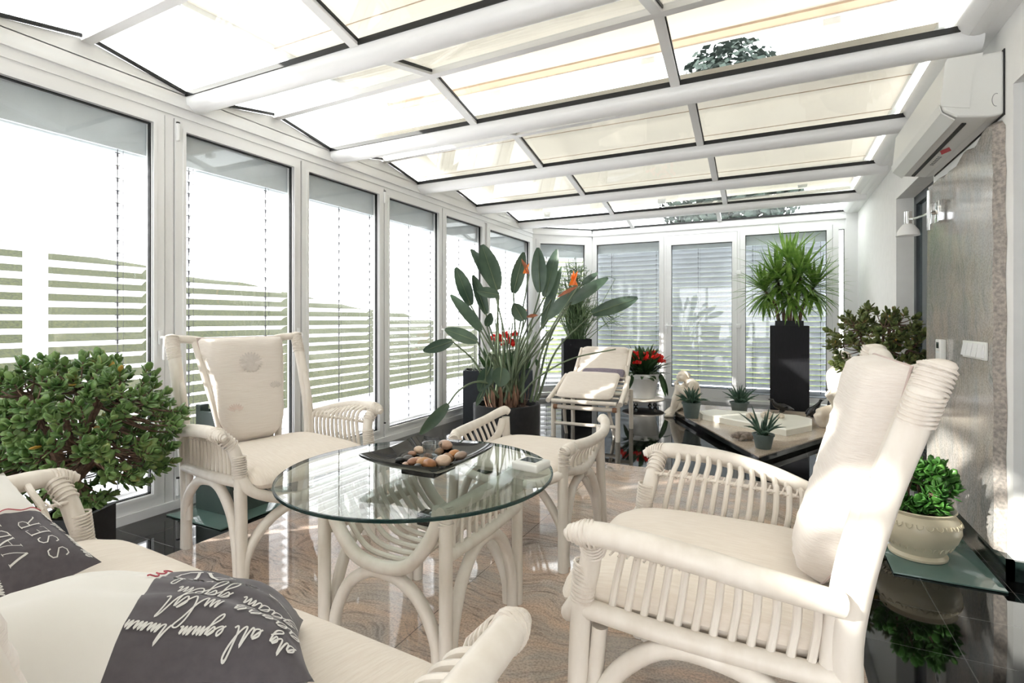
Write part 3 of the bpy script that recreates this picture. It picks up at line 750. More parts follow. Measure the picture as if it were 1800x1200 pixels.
        m.build('seat_cushion', M['fabric_seat'], r, ang=80)
    return r

chA = seat('rattan_armchair', .33, 'white rattan high-back armchair by the windows, facing the table, sunflower print on its back cushion', 'chair', 'rattan armchairs')
chA.location = (-2.205, 1.84, 0); chA.rotation_euler = (0, 0, math.radians(-10))
chC = seat('rattan_armchair', .33, 'white rattan high-back armchair at the right, seen from its side, sunlit back cushion', 'chair', 'rattan armchairs', False)
chC.location = (-.12, 1.52, 0); chC.rotation_euler = (0, 0, PI)
sofa = seat('rattan_sofa', .70, 'white rattan two-seat sofa in the foreground with pillows on it', 'sofa', None, False, 2)
sofa.location = (-1.145, .515, 0); sofa.rotation_euler = (0, 0, PI/2-math.radians(3.3))

# ---- rattan stool with two curved side handles
st = empty('rattan_stool', (-1.115, 2.47, 0), 0, 'low backless white rattan seat with two curved side handles behind the glass table', 'stool')
a, b = .285, .285
for s in (1, -1):
    for t in (1, -1):
        MB().tube([(s*a*1.02, t*b*1.05, 0), (s*a, t*b, .25), (s*a*.99, t*b*.98, .42), (s*a, t*b*.97, .50 if t < 0 else .535)], .0235, 12, 4).build('leg', M[RA], st)
        MB().tube([(s*a*1.0, t*(b-.04), 0), (s*(a-.03), t*(b-.045), .17), (s*(a-.13), t*(b-.05), .315), (s*.05, t*(b-.05), .365)], .02, 10, 5).build('leg_arch', M[RA], st)
        MB().tube([(s*(a-.005), t*(b-.035), 0), (s*(a-.006), t*(b-.06), .19), (s*(a-.01), t*(b-.15), .315), (s*(a-.01), t*.02, .352)], .02, 10, 5).build('side_arch', M[RA], st)
    MB().tube([(s*(a+.0), -b*.97, .515), (s*(a+.02), -b*.8, .530), (s*(a+.055), -b*.2, .527), (s*(a+.06), b*.45, .535), (s*(a+.035), b*.85, .560), (s*(a+.01), b*1.0, .572), (s*(a-.01), b*1.06, .560)], [.024, .026, .025, .024, .025, .026, .018], 12, 5).build('handle_rail', M[RA], st)
    MB().tube([(s*a, -b*.95, .43), (s*(a+.02), -.05, .395), (s*(a+.005), b*.6, .44), (s*(a+.01), b*.9, .52)], .021, 10, 5).build('lower_rail', M[RA], st)
    sl = MB()
    for i in range(9):
        t = i/8; y = -b*.80+t*b*1.55; sl.tube([(s*(a+.01), y*.9+.02, .415+.03*max(0, t-.6)), (s*(a+.02), y*.95, .47), (s*(a+.05), y, .522)], .008, 6, 3)
    sl.build('handle_slats', M[RA], st)
    bd = MB()
    for k in range(8):
        bd.ring((s*(a+.003), -b*.97, .455+k*.009), (.15*(1 if k % 2 else -1), .2, 1), .0258, .0034, 14, 5)
    for k in range(5): bd.ring((s*(a+.006+.004*k), -b*(.95-.04*k), .516+.003*k), (0, 1, .15), .0262, .0034, 14, 5)
    bd.build('handle_binding', M['binding'], st)
for t in (1, -1):
    MB().tube([(-a, t*b, .42), (-a*.6, t*(b+.03), .375), (0, t*(b+.04), .358), (a*.6, t*(b+.03), .375), (a, t*b, .42)], .021, 10, 5).build('apron', M[RA], st)
m = MB(); nu = nv = 24
for sd in (1, -1):
    vs = []
    for i in range(nu+1):
        for j in range(nv+1):
            u = 2*i/nu-1; v = 2*j/nv-1
            u = math.copysign(1-(1-abs(u))**1.6, u); v = math.copysign(1-(1-abs(v))**1.6, v)
            mq = max(abs(u), abs(v)); sq_ = mq/max(1e-6, (abs(u)**5+abs(v)**5)**.2) if mq > 0 else 1
            tt = max(0, 1-mq**8)**.5
            vs.append((u*a*sq_, v*(b+.03)*sq_, .415+sd*.035*tt+(.01*(1-u*u)*(1-v*v) if sd > 0 else 0)))
    m.add(vs, [(i*(nv+1)+j, i*(nv+1)+j+1, (i+1)*(nv+1)+j+1, (i+1)*(nv+1)+j) for i in range(nu) for j in range(nv)])
m.build('seat_cushion', M['fabric_seat'], st, ang=80)

# ---- round glass table on a rattan cradle base
tb = empty('glass_table', (-1.145, 1.605, 0), 0, 'round glass coffee table on a rattan cradle base between the chairs', 'table')
h = .25; ZT = .545
for sx in (1, -1):
    for sy in (1, -1):
        MB().tube([(sx*h, sy*h, 0), (sx*h, sy*h, .28), (sx*h, sy*h, .535)], .0215, 12, 3).build('leg', M[RA], tb)
        bd = MB()
        for k in range(7): bd.ring((sx*h, sy*h, .475+k*.008), (.2*(1 if k % 2 else -1), .1, 1), .0238, .0033, 14, 5)
        bd.build('leg_binding', M['binding'], tb)
for s in (1, -1):
    y = s*(h+.005)
    MB().tube([(-h+.02, y, .525), (-h+.035, y, .46), (-h+.08, y, .385), (-.10, y, .318), (0, y, .300), (.10, y, .318), (h-.08, y, .385), (h-.035, y, .46), (h-.02, y, .525)], .0225, 12, 5).build('cradle_bow', M[RA], tb)
    y = s*(h-.012)
    for (ax) in (0, 1):
        pts = [(-h+.035, 0), (-h+.045, .10), (-h+.10, .205), (-.07, .262), (.0, .272), (.07, .262), (h-.10, .205), (h-.045, .10), (h-.035, 0)]
        if ax == 0: MB().tube([(p, y, z) for p, z in pts], .021, 12, 5).build('leg_arch', M[RA], tb)
        else: MB().tube([(s*(h-.004), p, z*1.28) for p, z in pts], .021, 12, 5).build('leg_arch', M[RA], tb)
    MB().tube([(s*h, -h-.03, .520), (s*(h+.012), 0, .518), (s*h, h+.03, .520)], [.018, .022, .018], 12, 6).build('top_rail', M[RA], tb)
    MB().tube([(s*h, -h, .375), (s*(h+.004), 0, .37), (s*h, h, .375)], .0205, 12, 5).build('lower_rail', M[RA], tb)
    sl = MB()
    for i in range(10):
        q = -h+.04+i*(2*h-.08)/9; sl.tube([(s*(h+.002), q, .375), (s*(h+.002), q, .445), (s*(h+.008), q, .515)], .0075, 6, 2)
    sl.build('side_slats', M[RA], tb)
sl = MB()
for i in range(9):
    y = -h+.05+i*(2*h-.1)/8
    sl.tube([(-h+.0, y, .515), (-h+.03, y, .45), (-h+.085, y, .378), (-.10, y, .322), (0, y, .308), (.10, y, .322), (h-.085, y, .378), (h-.03, y, .45), (h, y, .515)], .0095, 8, 4)
sl.build('cradle_slats', M[RA], tb)
RG = .485
MB().lathe([(RG, ZT), (RG, ZT+.0115)], 96, (-.012, -.03, 0)).build('tabletop', M['table_glass'], tb)
MB().lathe([(RG-.003, ZT-.0003), (RG+.0015, ZT+.0015), (RG+.0024, ZT+.006), (RG+.0015, ZT+.0105), (RG-.003, ZT+.0120), (RG-.003, ZT-.0003)], 96, (-.012, -.03, 0), False).build('tabletop_edge', M['glass_edge'], tb)
TZ = ZT+.0117
# black dish, votive, pebbles
BX, BY = -1.11, 1.57
bw = empty('square_dish', (BX, BY, TZ), 0, 'glossy black square dish with upturned corners on the glass table', 'dish')
m = MB(); N_ = 24
for sd in (0, 1):
    vs = []
    for i in range(N_+1):
        for j in range(N_+1):
            u = 2*i/N_-1; v = 2*j/N_-1
            q = max(abs(u), abs(v)); cr = abs(u*v)
            z = .018+.046*max(0, (q-.35)/.65)**1.5+.012*cr**2
            k = 1-.07*(1-min(abs(u), abs(v))/max(q, 1e-6))*q
            k *= q/max(1e-6, (abs(u)**9+abs(v)**9)**(1/9)) if q > 0 else 1
            vs.append((u*.184*k, v*.184*k, z+(.006 if sd else 0)))
    m.add(vs, [(i*(N_+1)+j, i*(N_+1)+j+1, (i+1)*(N_+1)+j+1, (i+1)*(N_+1)+j) for i in range(N_) for j in range(N_)])
bd_ = m.v; o_ = (N_+1)**2
for e in ([(i, 0) for i in range(N_+1)], [(i, N_) for i in range(N_+1)], [(0, i) for i in range(N_+1)], [(N_, i) for i in range(N_+1)]):
    for (i, j), (i2, j2) in zip(e[:-1], e[1:]):
        p, q = i*(N_+1)+j, i2*(N_+1)+j2; m.f.append((p, q, q+o_, p+o_))
m.build('bowl', M['gloss_black'], bw, ang=60)
MB().rbox(-.07, .07, -.07, .07, 0, .022, .004, 2).build('foot', M['gloss_black'], bw)
vt = empty('votive_glass', (BX+.008, BY+.01, TZ+.0265), 0, 'small clear glass votive standing among pebbles in the black dish', 'glass')
MB().lathe([(.026, 0), (.028, .002), (.036, .075), (.0345, .075), (.027, .010), (.0, .010)], 28).build('cup', M['votive'], vt)
PB = [(-.007, -.161, .014, 'dark grey', 'dark grey pebble lying outermost at the left of the pebble heap'), (.005, -.132, .018, 'grey', 'mid grey pebble between the dark outer one and the tan heap'),
 (-.016, -.078, .014, 'pinkish tan', 'upright pinkish tan pebble at the back left of the heap'), (-.005, -.048, .021, 'pale cream', 'large pale cream pebble just left behind the votive glass'),
 (.044, -.196, .014, 'pale pink', 'small pale pink pebble at the front left of the heap'), (.059, -.174, .020, 'reddish tan', 'round reddish tan pebble at the front left of the heap'),
 (.042, -.122, .017, 'pale tan', 'pale tan pebble leaning against the left of the votive glass'), (.102, -.167, .023, 'orange tan', 'orange tan pebble in front of the votive glass, second row'),
 (.138, -.185, .025, 'orange brown', 'banded orange brown pebble at the very front of the heap'), (.105, -.208, .015, 'dark grey', 'thin dark pebble tucked low at the front edge of the heap'),
 (.13, -.124, .024, 'charcoal', 'charcoal black pebble in front of the votive glass'), (.11, -.091, .021, 'brown orange', 'brown orange pebble behind the charcoal one'),
 (.169, -.148, .028, 'pale beige', 'long pale beige pebble at the front right of the heap'), (.151, -.091, .021, 'brown orange', 'tall brown pebble right of the charcoal one'),
 (.14, -.034, .022, 'bright orange', 'bright orange tan pebble at the right of the heap'), (.192, -.071, .022, 'grey beige', 'flat grey beige pebble outermost at the right of the heap'),
 (.074, .009, .026, 'pale pink', 'large pale pinkish pebble at the back right of the heap'), (.062, -.014, .018, 'pale tan', 'tan pebble right behind the votive glass'),
 (.112, -.048, .016, 'grey', 'small grey pebble right of the votive glass'), (.049, -.068, .018, 'brown', 'brown pebble close behind the votive glass')]
rp_ = random.Random(4)
for (px, py, rr, cn, lb) in PB:
    x, y = BX+px-.085, BY+py+.115
    dx, dy = x-(BX+.008), y-(BY+.01); d_ = math.hypot(dx, dy); mn = .036+rr*.9
    if d_ < mn: x, y = BX+.008+dx/d_*mn, BY+.01+dy/d_*mn
    q = max(abs(x-BX), abs(y-BY))/.172
    z = TZ+.0245+.042*max(0, (q-.35)/.65)**1.5+rr*.74
    if rr >= .020: z += .006
    o = MB().ell((0, 0, 0), (rr*1.25, rr*.95, rr*.70), Matrix.Rotation(rp_.random()*3, 3, 'Z') @ Matrix.Rotation(rp_.uniform(-.3, .3), 3, 'X'), 14, 9).build('pebble', PEB[cn], ang=180)
    o.location = (x, y, z); tag(o, lb, 'pebble', 'pebbles in the black dish')
ck = empty('weather_station', (-.795, 1.765, TZ), math.radians(-8), 'white tabletop weather station with grey display at the right rim of the glass table', 'clock')
c_ = MB(); c_.rbox(-.055, .055, -.05, .05, 0, .030, .008, 3).build('body', M['acwhite'], ck)
MB().box(-.036, .030, -.022, .032, .0295, .0308).build('display', M['darkglass'], ck, smooth=False)
rc = MB().rbox(-.075, .075, -.03, .03, 0, .045, .006, 2).build('remote_box', M['gloss_black'])
rc.location = (-1.12, 1.64, .335); tag(rc, 'small black box lying in the rattan cradle under the glass tabletop', 'box')

# ---- pillows with printed lettering
GLY = {
 'V': [([(0, 1), (.5, 0)], .085), ([(1, 1), (.5, 0)], .035), ([(-.12, 1), (.16, 1)], .02), ([(.84, 1), (1.12, 1)], .02)],
 'A': [([(0, 0), (.5, 1)], .035), ([(1, 0), (.5, 1)], .085), ([(.22, .36), (.8, .36)], .025), ([(-.12, 0), (.16, 0)], .02), ([(.84, 0), (1.12, 0)], .02)],
 'D': [([(.14, 0), (.14, 1)], .075), ([(.0, 1), (.5, 1), (.82, .86), (.95, .5), (.82, .14), (.5, 0), (.0, 0)], .05)],
 'E': [([(.14, 0), (.14, 1)], .075), ([(0, 1), (.86, 1), (.86, .84)], .028), ([(.14, .52), (.6, .52)], .025), ([(0, 0), (.9, 0), (.92, .2)], .028)],
 'S': [([(.82, .78), (.72, .95), (.45, 1.0), (.2, .88), (.18, .68), (.45, .52), (.74, .36), (.78, .15), (.55, 0), (.25, .03), (.12, .22)], .055)],
 'R': [([(.14, 0), (.14, 1)], .075), ([(0, 1), (.5, 1), (.78, .88), (.8, .66), (.6, .53), (.14, .52)], .045), ([(.45, .52), (.95, 0), (1.08, .0)], .06), ([(-.02, 0), (.3, 0)], .02)],
}
def cursive(rd, n):
    """a handwritten word as one flowing line in unit-height letters"""
    pts = [(0, .0)]; x = 0
    for i in range(n):
        k = rd.choice('lloaanmeggyut')
        if k == 'l': pts += [(x+.25, .6), (x+.42, 1.25), (x+.22, 1.3), (x+.2, .5), (x+.35, 0), (x+.5, .1)]; x += .5
        elif k in 'gy': pts += [(x+.3, .5), (x+.08, .3), (x+.2, .02), (x+.42, .45), (x+.36, -.4), (x+.1, -.75), (x+.05, -.45), (x+.5, .1)]; x += .52
        elif k in 'oa': pts += [(x+.35, .55), (x+.08, .4), (x+.12, .05), (x+.38, .1), (x+.42, .5), (x+.45, .1), (x+.58, .08)]; x += .58
        elif k in 'nmu': pts += [(x+.12, .5), (x+.16, 0), (x+.3, .48), (x+.36, .0), (x+.5, .46), (x+.55, .03), (x+.66, .1)]; x += .66
        elif k == 't': pts += [(x+.22, .95), (x+.24, .1), (x+.4, .06)]; x += .4
        else: pts += [(x+.28, .3), (x+.2, .52), (x+.06, .3), (x+.16, .02), (x+.42, .12)]; x += .42
    return pts, x

def pillow(name, c, rvec, up, a, T, label, seed, heads, lines):
    rv = V(rvec).normalized(); u_ = V(up); u_ = (u_-rv*u_.dot(rv)).normalized(); nrm = rv.cross(u_)
    r = empty(name, c, 0, label, 'pillow', 'printed pillows on the rattan sofa')
    def S(u, v, sd=1, off=0.):
        e = max(0, (1-abs(u)**3.2)*(1-abs(v)**3.2))**.62
        fx = 1-.06*(1-abs(v)**2); fy = 1-.06*(1-abs(u)**2)
        wr = .013*noise.noise(V((u*2.2+seed, v*5., sd)))*e+.004*math.sin(9*(u-v)+seed)*(abs(u)**2)*e
        return rv*(a*u*fx)+u_*(a*v*fy)+nrm*(sd*(T*e+wr)+off)
    def half(u0, u1, nu, nm, mt):
        m = MB(); nv = 30
        for sd in (1, -1):
            vs = [S(u0+(u1-u0)*i/nu, 2*j/nv-1, sd) for i in range(nu+1) for j in range(nv+1)]
            m.add(vs, [(i*(nv+1)+j, i*(nv+1)+j+1, (i+1)*(nv+1)+j+1, (i+1)*(nv+1)+j) for i in range(nu) for j in range(nv)])
        return m.build(nm, M[mt], r, ang=80)
    g = half(-1, 0, 16, 'grey_half', 'pillow_grey'); half(0, 1, 16, 'white_half', 'pillow_white')
    L_ = MB()
    def stroke(pl, wd, asp=1.):
        P2 = []
        for p, q in zip(pl[:-1], pl[1:]):
            n = max(1, int(math.hypot(q[0]-p[0], q[1]-p[1])/.03))
            P2 += [(p[0]+(q[0]-p[0])*k/n, p[1]+(q[1]-p[1])*k/n) for k in range(n)]
        P2.append(pl[-1]); vs = []
        for k in range(len(P2)):
            p0, p1 = P2[max(k-1, 0)], P2[min(k+1, len(P2)-1)]
            dx, dy = p1[0]-p0[0], p1[1]-p0[1]; l = math.hypot(dx, dy) or 1
            sx, sy = -dy/l*wd/2, dx/l*wd/2
            for sg in (-1, 1):
                u, v = P2[k][0]+sg*sx, P2[k][1]+sg*sy
                vs.append(S(min(u, .0), max(-.99, min(.99, v)), 1, .0022))
        L_.add(vs, [(2*i, 2*i+1, 2*i+3, 2*i+2) for i in range(len(P2)-1)])
    for (txt, u0, v0, hh, wl) in heads:
        u = u0
        for ch in txt:
            for pl, wd in GLY[ch]:
                if u+wl*.3 < 0: stroke([(u+x*wl, v0+y*hh) for x, y in pl], wd*hh*1.25)
            u += wl*1.25
    rd = random.Random(seed)
    for (u0, v0, hh, n) in lines:
        u = u0
        while u < -.12:
            pts, wx = cursive(rd, rd.randint(3, 5))
            cp = [V((p[0]+.35*p[1], p[1], 0)) for p in pts]; sm = catmull(cp, 5)
            pl = [(u+p.x*hh, v0+p.y*hh) for p in sm if u+p.x*hh < -.01]
            if len(pl) > 2: stroke(pl, .0095)
            u += (wx+.5)*hh
    L_.build('printed_lettering', M['letter'], g)
    rt = MB(); vs = []
    pts = [S(.03+.02*math.sin(k*1.3), -.95+k*.06, 1, .003) for k in range(22)]+[]
    rt.tube(pts, .0012, 5, 2)
    rt.build('red_stitching', M['red_thread'], r)
    return r
pillow('pillow', (-.846, .467, .614), (-.686, -.70, .197), (.719, -.614, .326), .233, .092, 'printed pillow nearest the camera, off-white and grey with a VADE heading upside down', 3,
       [('VADE', -.66, -.13, .21, .17)], [(-.95, .22, .14, 4), (-.92, .43, .15, 4), (-.95, .65, .15, 4), (-.9, .84, .10, 4)])
pillow('pillow', (-1.575, .47, .592), (-.875, -.14, .465), (.08, -.986, -.14), .195, .07, 'printed pillow at the far left end of the sofa, lettering turned sideways', 8,
       [('VADE', -.75, -.42, .20, .155), ('SSER', -.85, -.76, .19, .15)], [(-.95, -.10, .11, 4), (-.92, .14, .11, 4), (-.95, .38, .11, 4), (-.9, .62, .11, 4), (-.92, -.95, .09, 4)])

# ================================================================== PLANTS
def leaf_blade(mb, base, tip, width, nrm, bend=.0, cup=.0, n=9, wprof=None, fold=.0):
    """pointed blade: centre line from base to tip, arched along nrm, with a folded midrib"""
    b, t = V(base), V(tip); ax = t-b; L_ = ax.length; ax.normalize()
    nr = V(nrm); nr = (nr-ax*nr.dot(ax)); nr = nr.normalized() if nr.length > 1e-5 else ax.orthogonal().normalized()
    sd = ax.cross(nr); vs = []; fs = []
    for i in range(n+1):
        q = i/n
        w = (wprof(q) if wprof else math.sin(PI*min(1, q*.98+.02))**.75*(1-.25*q))*width/2
        c = b+ax*(L_*q)+nr*(bend*L_*(q*(1-q)*4)*.25 if bend else 0)
        vs += [c-sd*w+nr*(cup*w), c-nr*(fold*w), c+sd*w+nr*(cup*w)]
    for i in range(n):
        a = 3*i; fs += [(a, a+1, a+4, a+3), (a+1, a+2, a+5, a+4)]
    mb.add(vs, fs)

def jade_leaf(mb, p, d, up, s, rd):
    """thick obovate succulent leaf"""
    d = V(d).normalized(); sd = d.cross(V(up)); sd = sd.normalized() if sd.length > 1e-4 else d.orthogonal().normalized(); n_ = sd.cross(d)
    R = Matrix((d, sd, n_)).transposed()
    mb.ell(V(p)+d*s*.62, (s*.60, s*.40, s*.10), R, 7, 4)

def jade(root, base, cen, rad, ntar, seed, lm, ls=.036, nl=8, trunk_r=.035, fork=.35, flowers=0, yel=10, limbs=9):
    rd = random.Random(seed); base, cen = V(base), V(cen)
    tr = MB(); lf = MB(); yl = MB(); fl_ = MB()
    fk = lerp(base, cen, fork)
    tr.tube([base, lerp(base, fk, .5)+V((.012, -.008, 0)), fk], [trunk_r*1.25, trunk_r, trunk_r*.95], 10, 4)
    lim = []
    for i in range(limbs):
        a = 2*PI*i/limbs+rd.uniform(-.3, .3); el = rd.uniform(.0, 1.1)
        e = cen+V((math.cos(a)*math.cos(el)*rad[0]*.58, math.sin(a)*math.cos(el)*rad[1]*.58, math.sin(el)*rad[2]*.62-.25*rad[2]*(el < .4)))
        mid = lerp(fk, e, .5)+V((rd.uniform(-.03, .03), rd.uniform(-.03, .03), -.03))
        pts = catmull([fk-V((0, 0, .02)), mid, e], 6); lim.append(pts)
        tr.tube([fk-V((0, 0, .02)), mid, e], [trunk_r*.75, trunk_r*.5, trunk_r*.28], 8, 5)
    for t in range(ntar):
        while True:
            p = V((rd.uniform(-1, 1), rd.uniform(-1, 1), rd.uniform(-1, 1)))
            if .30 < p.length < 1: break
        if rd.random() < .55: p = p.normalized()*rd.uniform(.8, 1.0)
        q = cen+V((p.x*rad[0], p.y*rad[1], p.z*rad[2]))
        best = min(((pt-q).length, i, j) for i, l in enumerate(lim) for j, pt in enumerate(l) if j > 3)
        s0 = lim[best[1]][best[2]]
        m_ = lerp(s0, q, .55)+V((0, 0, -.02))
        tr.tube([s0, m_, q], [trunk_r*.2, trunk_r*.13, trunk_r*.09], 5, 3)
        ax = (q-m_).normalized()+V((0, 0, .5)); ax.normalize(); u = ax.orthogonal().normalized(); w_ = ax.cross(u); ph = rd.random()*6
        for k in range(nl):
            a = ph+k*2.4; tilt = .25+.95*(k/nl)
            d = ax*math.cos(tilt*1.15)+(u*math.cos(a)+w_*math.sin(a))*math.sin(tilt*1.15)
            pp = q-ax*(.006*k)
            jade_leaf(yl if (rd.random() < yel/1000) else lf, pp, d, ax, ls*rd.uniform(.75, 1.2), rd)
        if t < flowers:
            for k in range(10): fl_.ell(q+ax*.03+V((rd.uniform(-.02, .02), rd.uniform(-.02, .02), rd.uniform(0, .02))), (.004, .004, .003), None, 5, 3)
    tr.build('stems', M['bark'], root); lf.build('foliage', M[lm], root, ang=180)
    if yl.v: yl.build('yellow_leaves', M['yellow_leaf'], root, ang=180)
    if fl_.v: fl_.build('flowers', M['statue'], root)

def square_pot(root, hx, hy, h, mat, soil=True, taper=.0, wall=.018, name='pot'):
    m = MB(); b = 1-taper
    o = [(-hx, -hy), (hx, -hy), (hx, hy), (-hx, hy)]; vs = [(x*b, y*b, 0) for x, y in o]+[(x, y, h) for x, y in o]
    i_ = [(math.copysign(abs(x)-wall, x), math.copysign(abs(y)-wall, y)) for x, y in o]
    vs += [(x, y, h) for x, y in i_]+[(x, y, h-.05) for x, y in i_]
    fs = [(3, 2, 1, 0)]+[(k, (k+1) % 4, 4+(k+1) % 4, 4+k) for k in range(4)]+[(4+k, 4+(k+1) % 4, 8+(k+1) % 4, 8+k) for k in range(4)]+[(8+k, 8+(k+1) % 4, 12+(k+1) % 4, 12+k) for k in range(4)]+[(12, 13, 14, 15)]
    m.add(vs, fs).build(name, mat, root, smooth=False)
    if soil:
        MB().box(-hx+wall, hx-wall, -hy+wall, hy-wall, h-.045, h-.03).build('soil', M['soil'], root, smooth=False)

# jade plant by the left windows
r = empty('potted_jade_plant', (-2.56, 1.14, 0), YAW, 'large bushy jade plant in a dark planter by the first window, behind the sofa arm', 'plant')
square_pot(r, .10, .10, .32, M['charcoal'])
jade(r, (0, 0, .30), (0, 0, .645), (.415, .33, .325), 420, 11, 'jade', .034, 8, .026, .45, 0, 9, 11)
# big jade tree by the house door
r = empty('jade_tree', (.685, 4.76, 0), YAW, 'red-edged jade tree in a pale round pot by the house door, behind the right armchair', 'plant')
MB().lathe([(.13, 0), (.15, .01), (.20, .14), (.225, .30), (.22, .40), (.235, .42), (.235, .44), (.21, .44), (.205, .40), (.0, .39)], 36).build('pot', M['statue'], r)
MB().lathe([(.205, .402), (.0, .415)], 24).build('soil', M['soil'], r)
jade(r, (0, 0, .40), (.02, 0, .92), (.35, .28, .30), 165, 23, 'jade_red', .040, 8, .026, .35, 0, 14, 10)
# jade in the cream pot
r = empty('potted_jade_plant', (.60, 3.045, .0105), YAW, 'small bright jade plant in a cream ceramic pot with leaf relief', 'plant')
CP = [(.095, 0), (.112, .002), (.114, .012), (.104, .026), (.118, .05), (.148, .09), (.162, .13), (.160, .165), (.146, .195), (.135, .207), (.140, .216), (.146, .222), (.142, .226), (.128, .214), (.122, .195), (.0, .19)]
pt = MB().lathe(CP, 48).build('pot', M['creampot'], r)
rl = MB()
for k in range(26):
    a = 2*PI*k/26
    for (z, ln_, rr_) in ((.060, .022, .1275), (.178, -.016, .1565)):
        c0 = V((math.cos(a)*rr_, math.sin(a)*rr_, z)); o_ = V((math.cos(a), math.sin(a), -.3 if ln_ > 0 else .3)).normalized()
        tn = V((-math.sin(a), math.cos(a), 0)); up_ = o_.cross(tn).normalized()
        for q in (-1, 1):
            rl.tube([c0+tn*q*.012-up_*ln_*.2, c0+tn*q*.010+up_*ln_*.6+o_*.003, c0+up_*ln_+o_*.003], .0026, 5, 3)
rl.build('leaf_relief', M['creampot'], pt)
MB().lathe([(.126, .196), (.0, .205)], 24).build('soil', M['soil'], r)
jade(r, (0, 0, .19), (.0, 0, .325), (.165, .15, .135), 90, 31, 'jade_fresh', .036, 8, .014, .3, 0, 0, 8)
gp = MB().rbox(-.19, .19, -.33, .33, .0015, .0095, .002, 2).build('glass_plate', M['plateglass']); gp.location = (.655, 3.115, 0)
tag(gp, 'pale green glass plate on the black floor under the cream pot', 'plate')

# strelitzia
r = empty('strelitzia', (-1.765, 3.475, 0), YAW, 'tall bird-of-paradise plant with paddle leaves in a round charcoal pot, behind the stool', 'plant')
MB().lathe([(.232, 0), (.240, .01), (.245, .47), (.243, .487), (.236, .49), (.218, .488), (.215, .44), (.0, .44)], 48).build('pot', M['charcoal'], r)
MB().lathe([(.216, .445), (.12, .463), (.0, .475)], 32).build('soil', M['soil'], r)
LV = [((-.27, .1, 1.209), (-.38, .06, 1.492), .108), ((-.181, -.1, 1.02), (-.395, -.14, 1.277), .082), ((-.157, .15, 1.145), (-.256, .11, 1.439), .087), ((-.097, .1, 1.338), (-.267, .06, 1.627), .086),
 ((-.066, -.05, 1.315), (-.175, -.09, 1.641), .138), ((-.051, -.15, 1.276), (-.21, -.19, 1.307), .074), ((.052, 0, 1.297), (.127, -.04, 1.593), .098), ((.244, -.05, 1.301), (.228, -.09, 1.62), .11),
 ((.288, .08, 1.273), (.377, .04, 1.624), .10), ((.275, .2, 1.035), (.425, .16, 1.509), .073), ((.459, -.1, 1.217), (.724, -.14, 1.398), .084), ((.299, -.05, 1.108), (.515, -.09, 1.327), .083),
 ((.64, .05, 1.144), (.97, .01, 1.263), .106), ((.576, .15, 1.37), (.693, .11, 1.454), .049), ((-.207, -.12, .946), (-.433, -.16, 1.034), .095), ((-.385, -.1, .945), (-.59, -.14, .879), .082),
 ((.122, -.2, 1.095), (.055, -.24, 1.213), .099), ((-.03, -.26, .772), (-.042, -.30, .646), .123), ((-.109, -.22, .768), (-.185, -.27, .61), .105), ((-.147, -.25, .628), (-.203, -.28, .511), .042),
 ((-.386, -.35, .535), (-.57, -.39, .343), .076), ((-.146, .05, 1.052), (-.116, .01, 1.15), .064), ((.331, 0, 1.248), (.259, -.04, 1.039), .059)]
rd = random.Random(5); stk = MB()
PR = lambda q: (math.sin(PI*min(1, (q*.93+.05)))**.62)*(1-.12*q)
for i, (b, t, wd) in enumerate(LV):
    lm = MB(); sdv = 1 if b[0] < .1 else -1
    leaf_blade(lm, b, t, wd*1.12, (.35*sdv, -1, .15), rd.uniform(-.25, .25), .22 if i not in (2, 3) else .75, 12, PR, .12)
    lo = lm.build('leaf', M['strel'], r, ang=180)
    md = MB(); bb, tt = V(b), V(t)
    md.tube([bb-V((0, -.002, 0)), lerp(bb, tt, .5)+V((0, .004, 0)), lerp(bb, tt, .95)], [.005, .0035, .001], 6, 4); md.build('midrib', M['strel_stem'], lo)
    q0 = V((rd.uniform(-.10, .10)+b[0]*.22, rd.uniform(-.08, .08), .50))
    if i == 20: pts = [V((-.05, -.14, .55)), V((-.13, -.24, .66)), V((-.222, -.28, .672)), V((-.32, -.32, .62)), bb]
    elif i in (17, 18, 19): pts = [q0, V((b[0]*.5, -.14, .78)), V((b[0]*.85, -.21, .86)), bb]
    else:
        mid = lerp(q0, bb, .5)+V((-b[0]*.10, 0, .05)); pts = [q0, mid, bb]
    stk.tube(pts, [.0105, .0085, .006, .0055], 7, 6)
for (pts) in ([(.10, -.1, .55), (.227, -.1, .686), (.473, -.1, .822), (.786, -.1, .89)], [(.0, 0, .5), (.08, 0, .95), (.165, -.06, 1.43)], [(.06, 0, .5), (.30, -.12, 1.0), (.50, -.20, 1.33)], [(.02, -.05, .5), (.08, -.1, .9), (.145, -.12, 1.12)]):
    stk.tube(pts, [.008, .006, .005], 6, 6)
for k in range(14):
    a = rd.uniform(-.25, .35); stk.tube([(rd.uniform(-.1, .1), rd.uniform(-.08, .08), .5), (a*.45, rd.uniform(-.1, .1), .78), (a, rd.uniform(-.12, .15), rd.uniform(.95, 1.15))], [.009, .007, .004], 6, 5)
stk.build('stalks', M['strel_stem'], r)
dm = MB()
for k in range(110):
    a = rd.random()*2*PI; rr = rd.uniform(.02, .16); b = V((math.cos(a)*rr, math.sin(a)*rr, .455)); o = V((math.cos(a), math.sin(a), 0))
    h_ = rd.uniform(.06, .20); leaf_blade(dm, b, b+o*rd.uniform(.0, .05)+V((0, 0, h_)), rd.uniform(.018, .034), o, rd.uniform(-.3, .5), .3, 4)
dm.build('dry_sheaths', M['dry'], r, ang=180)
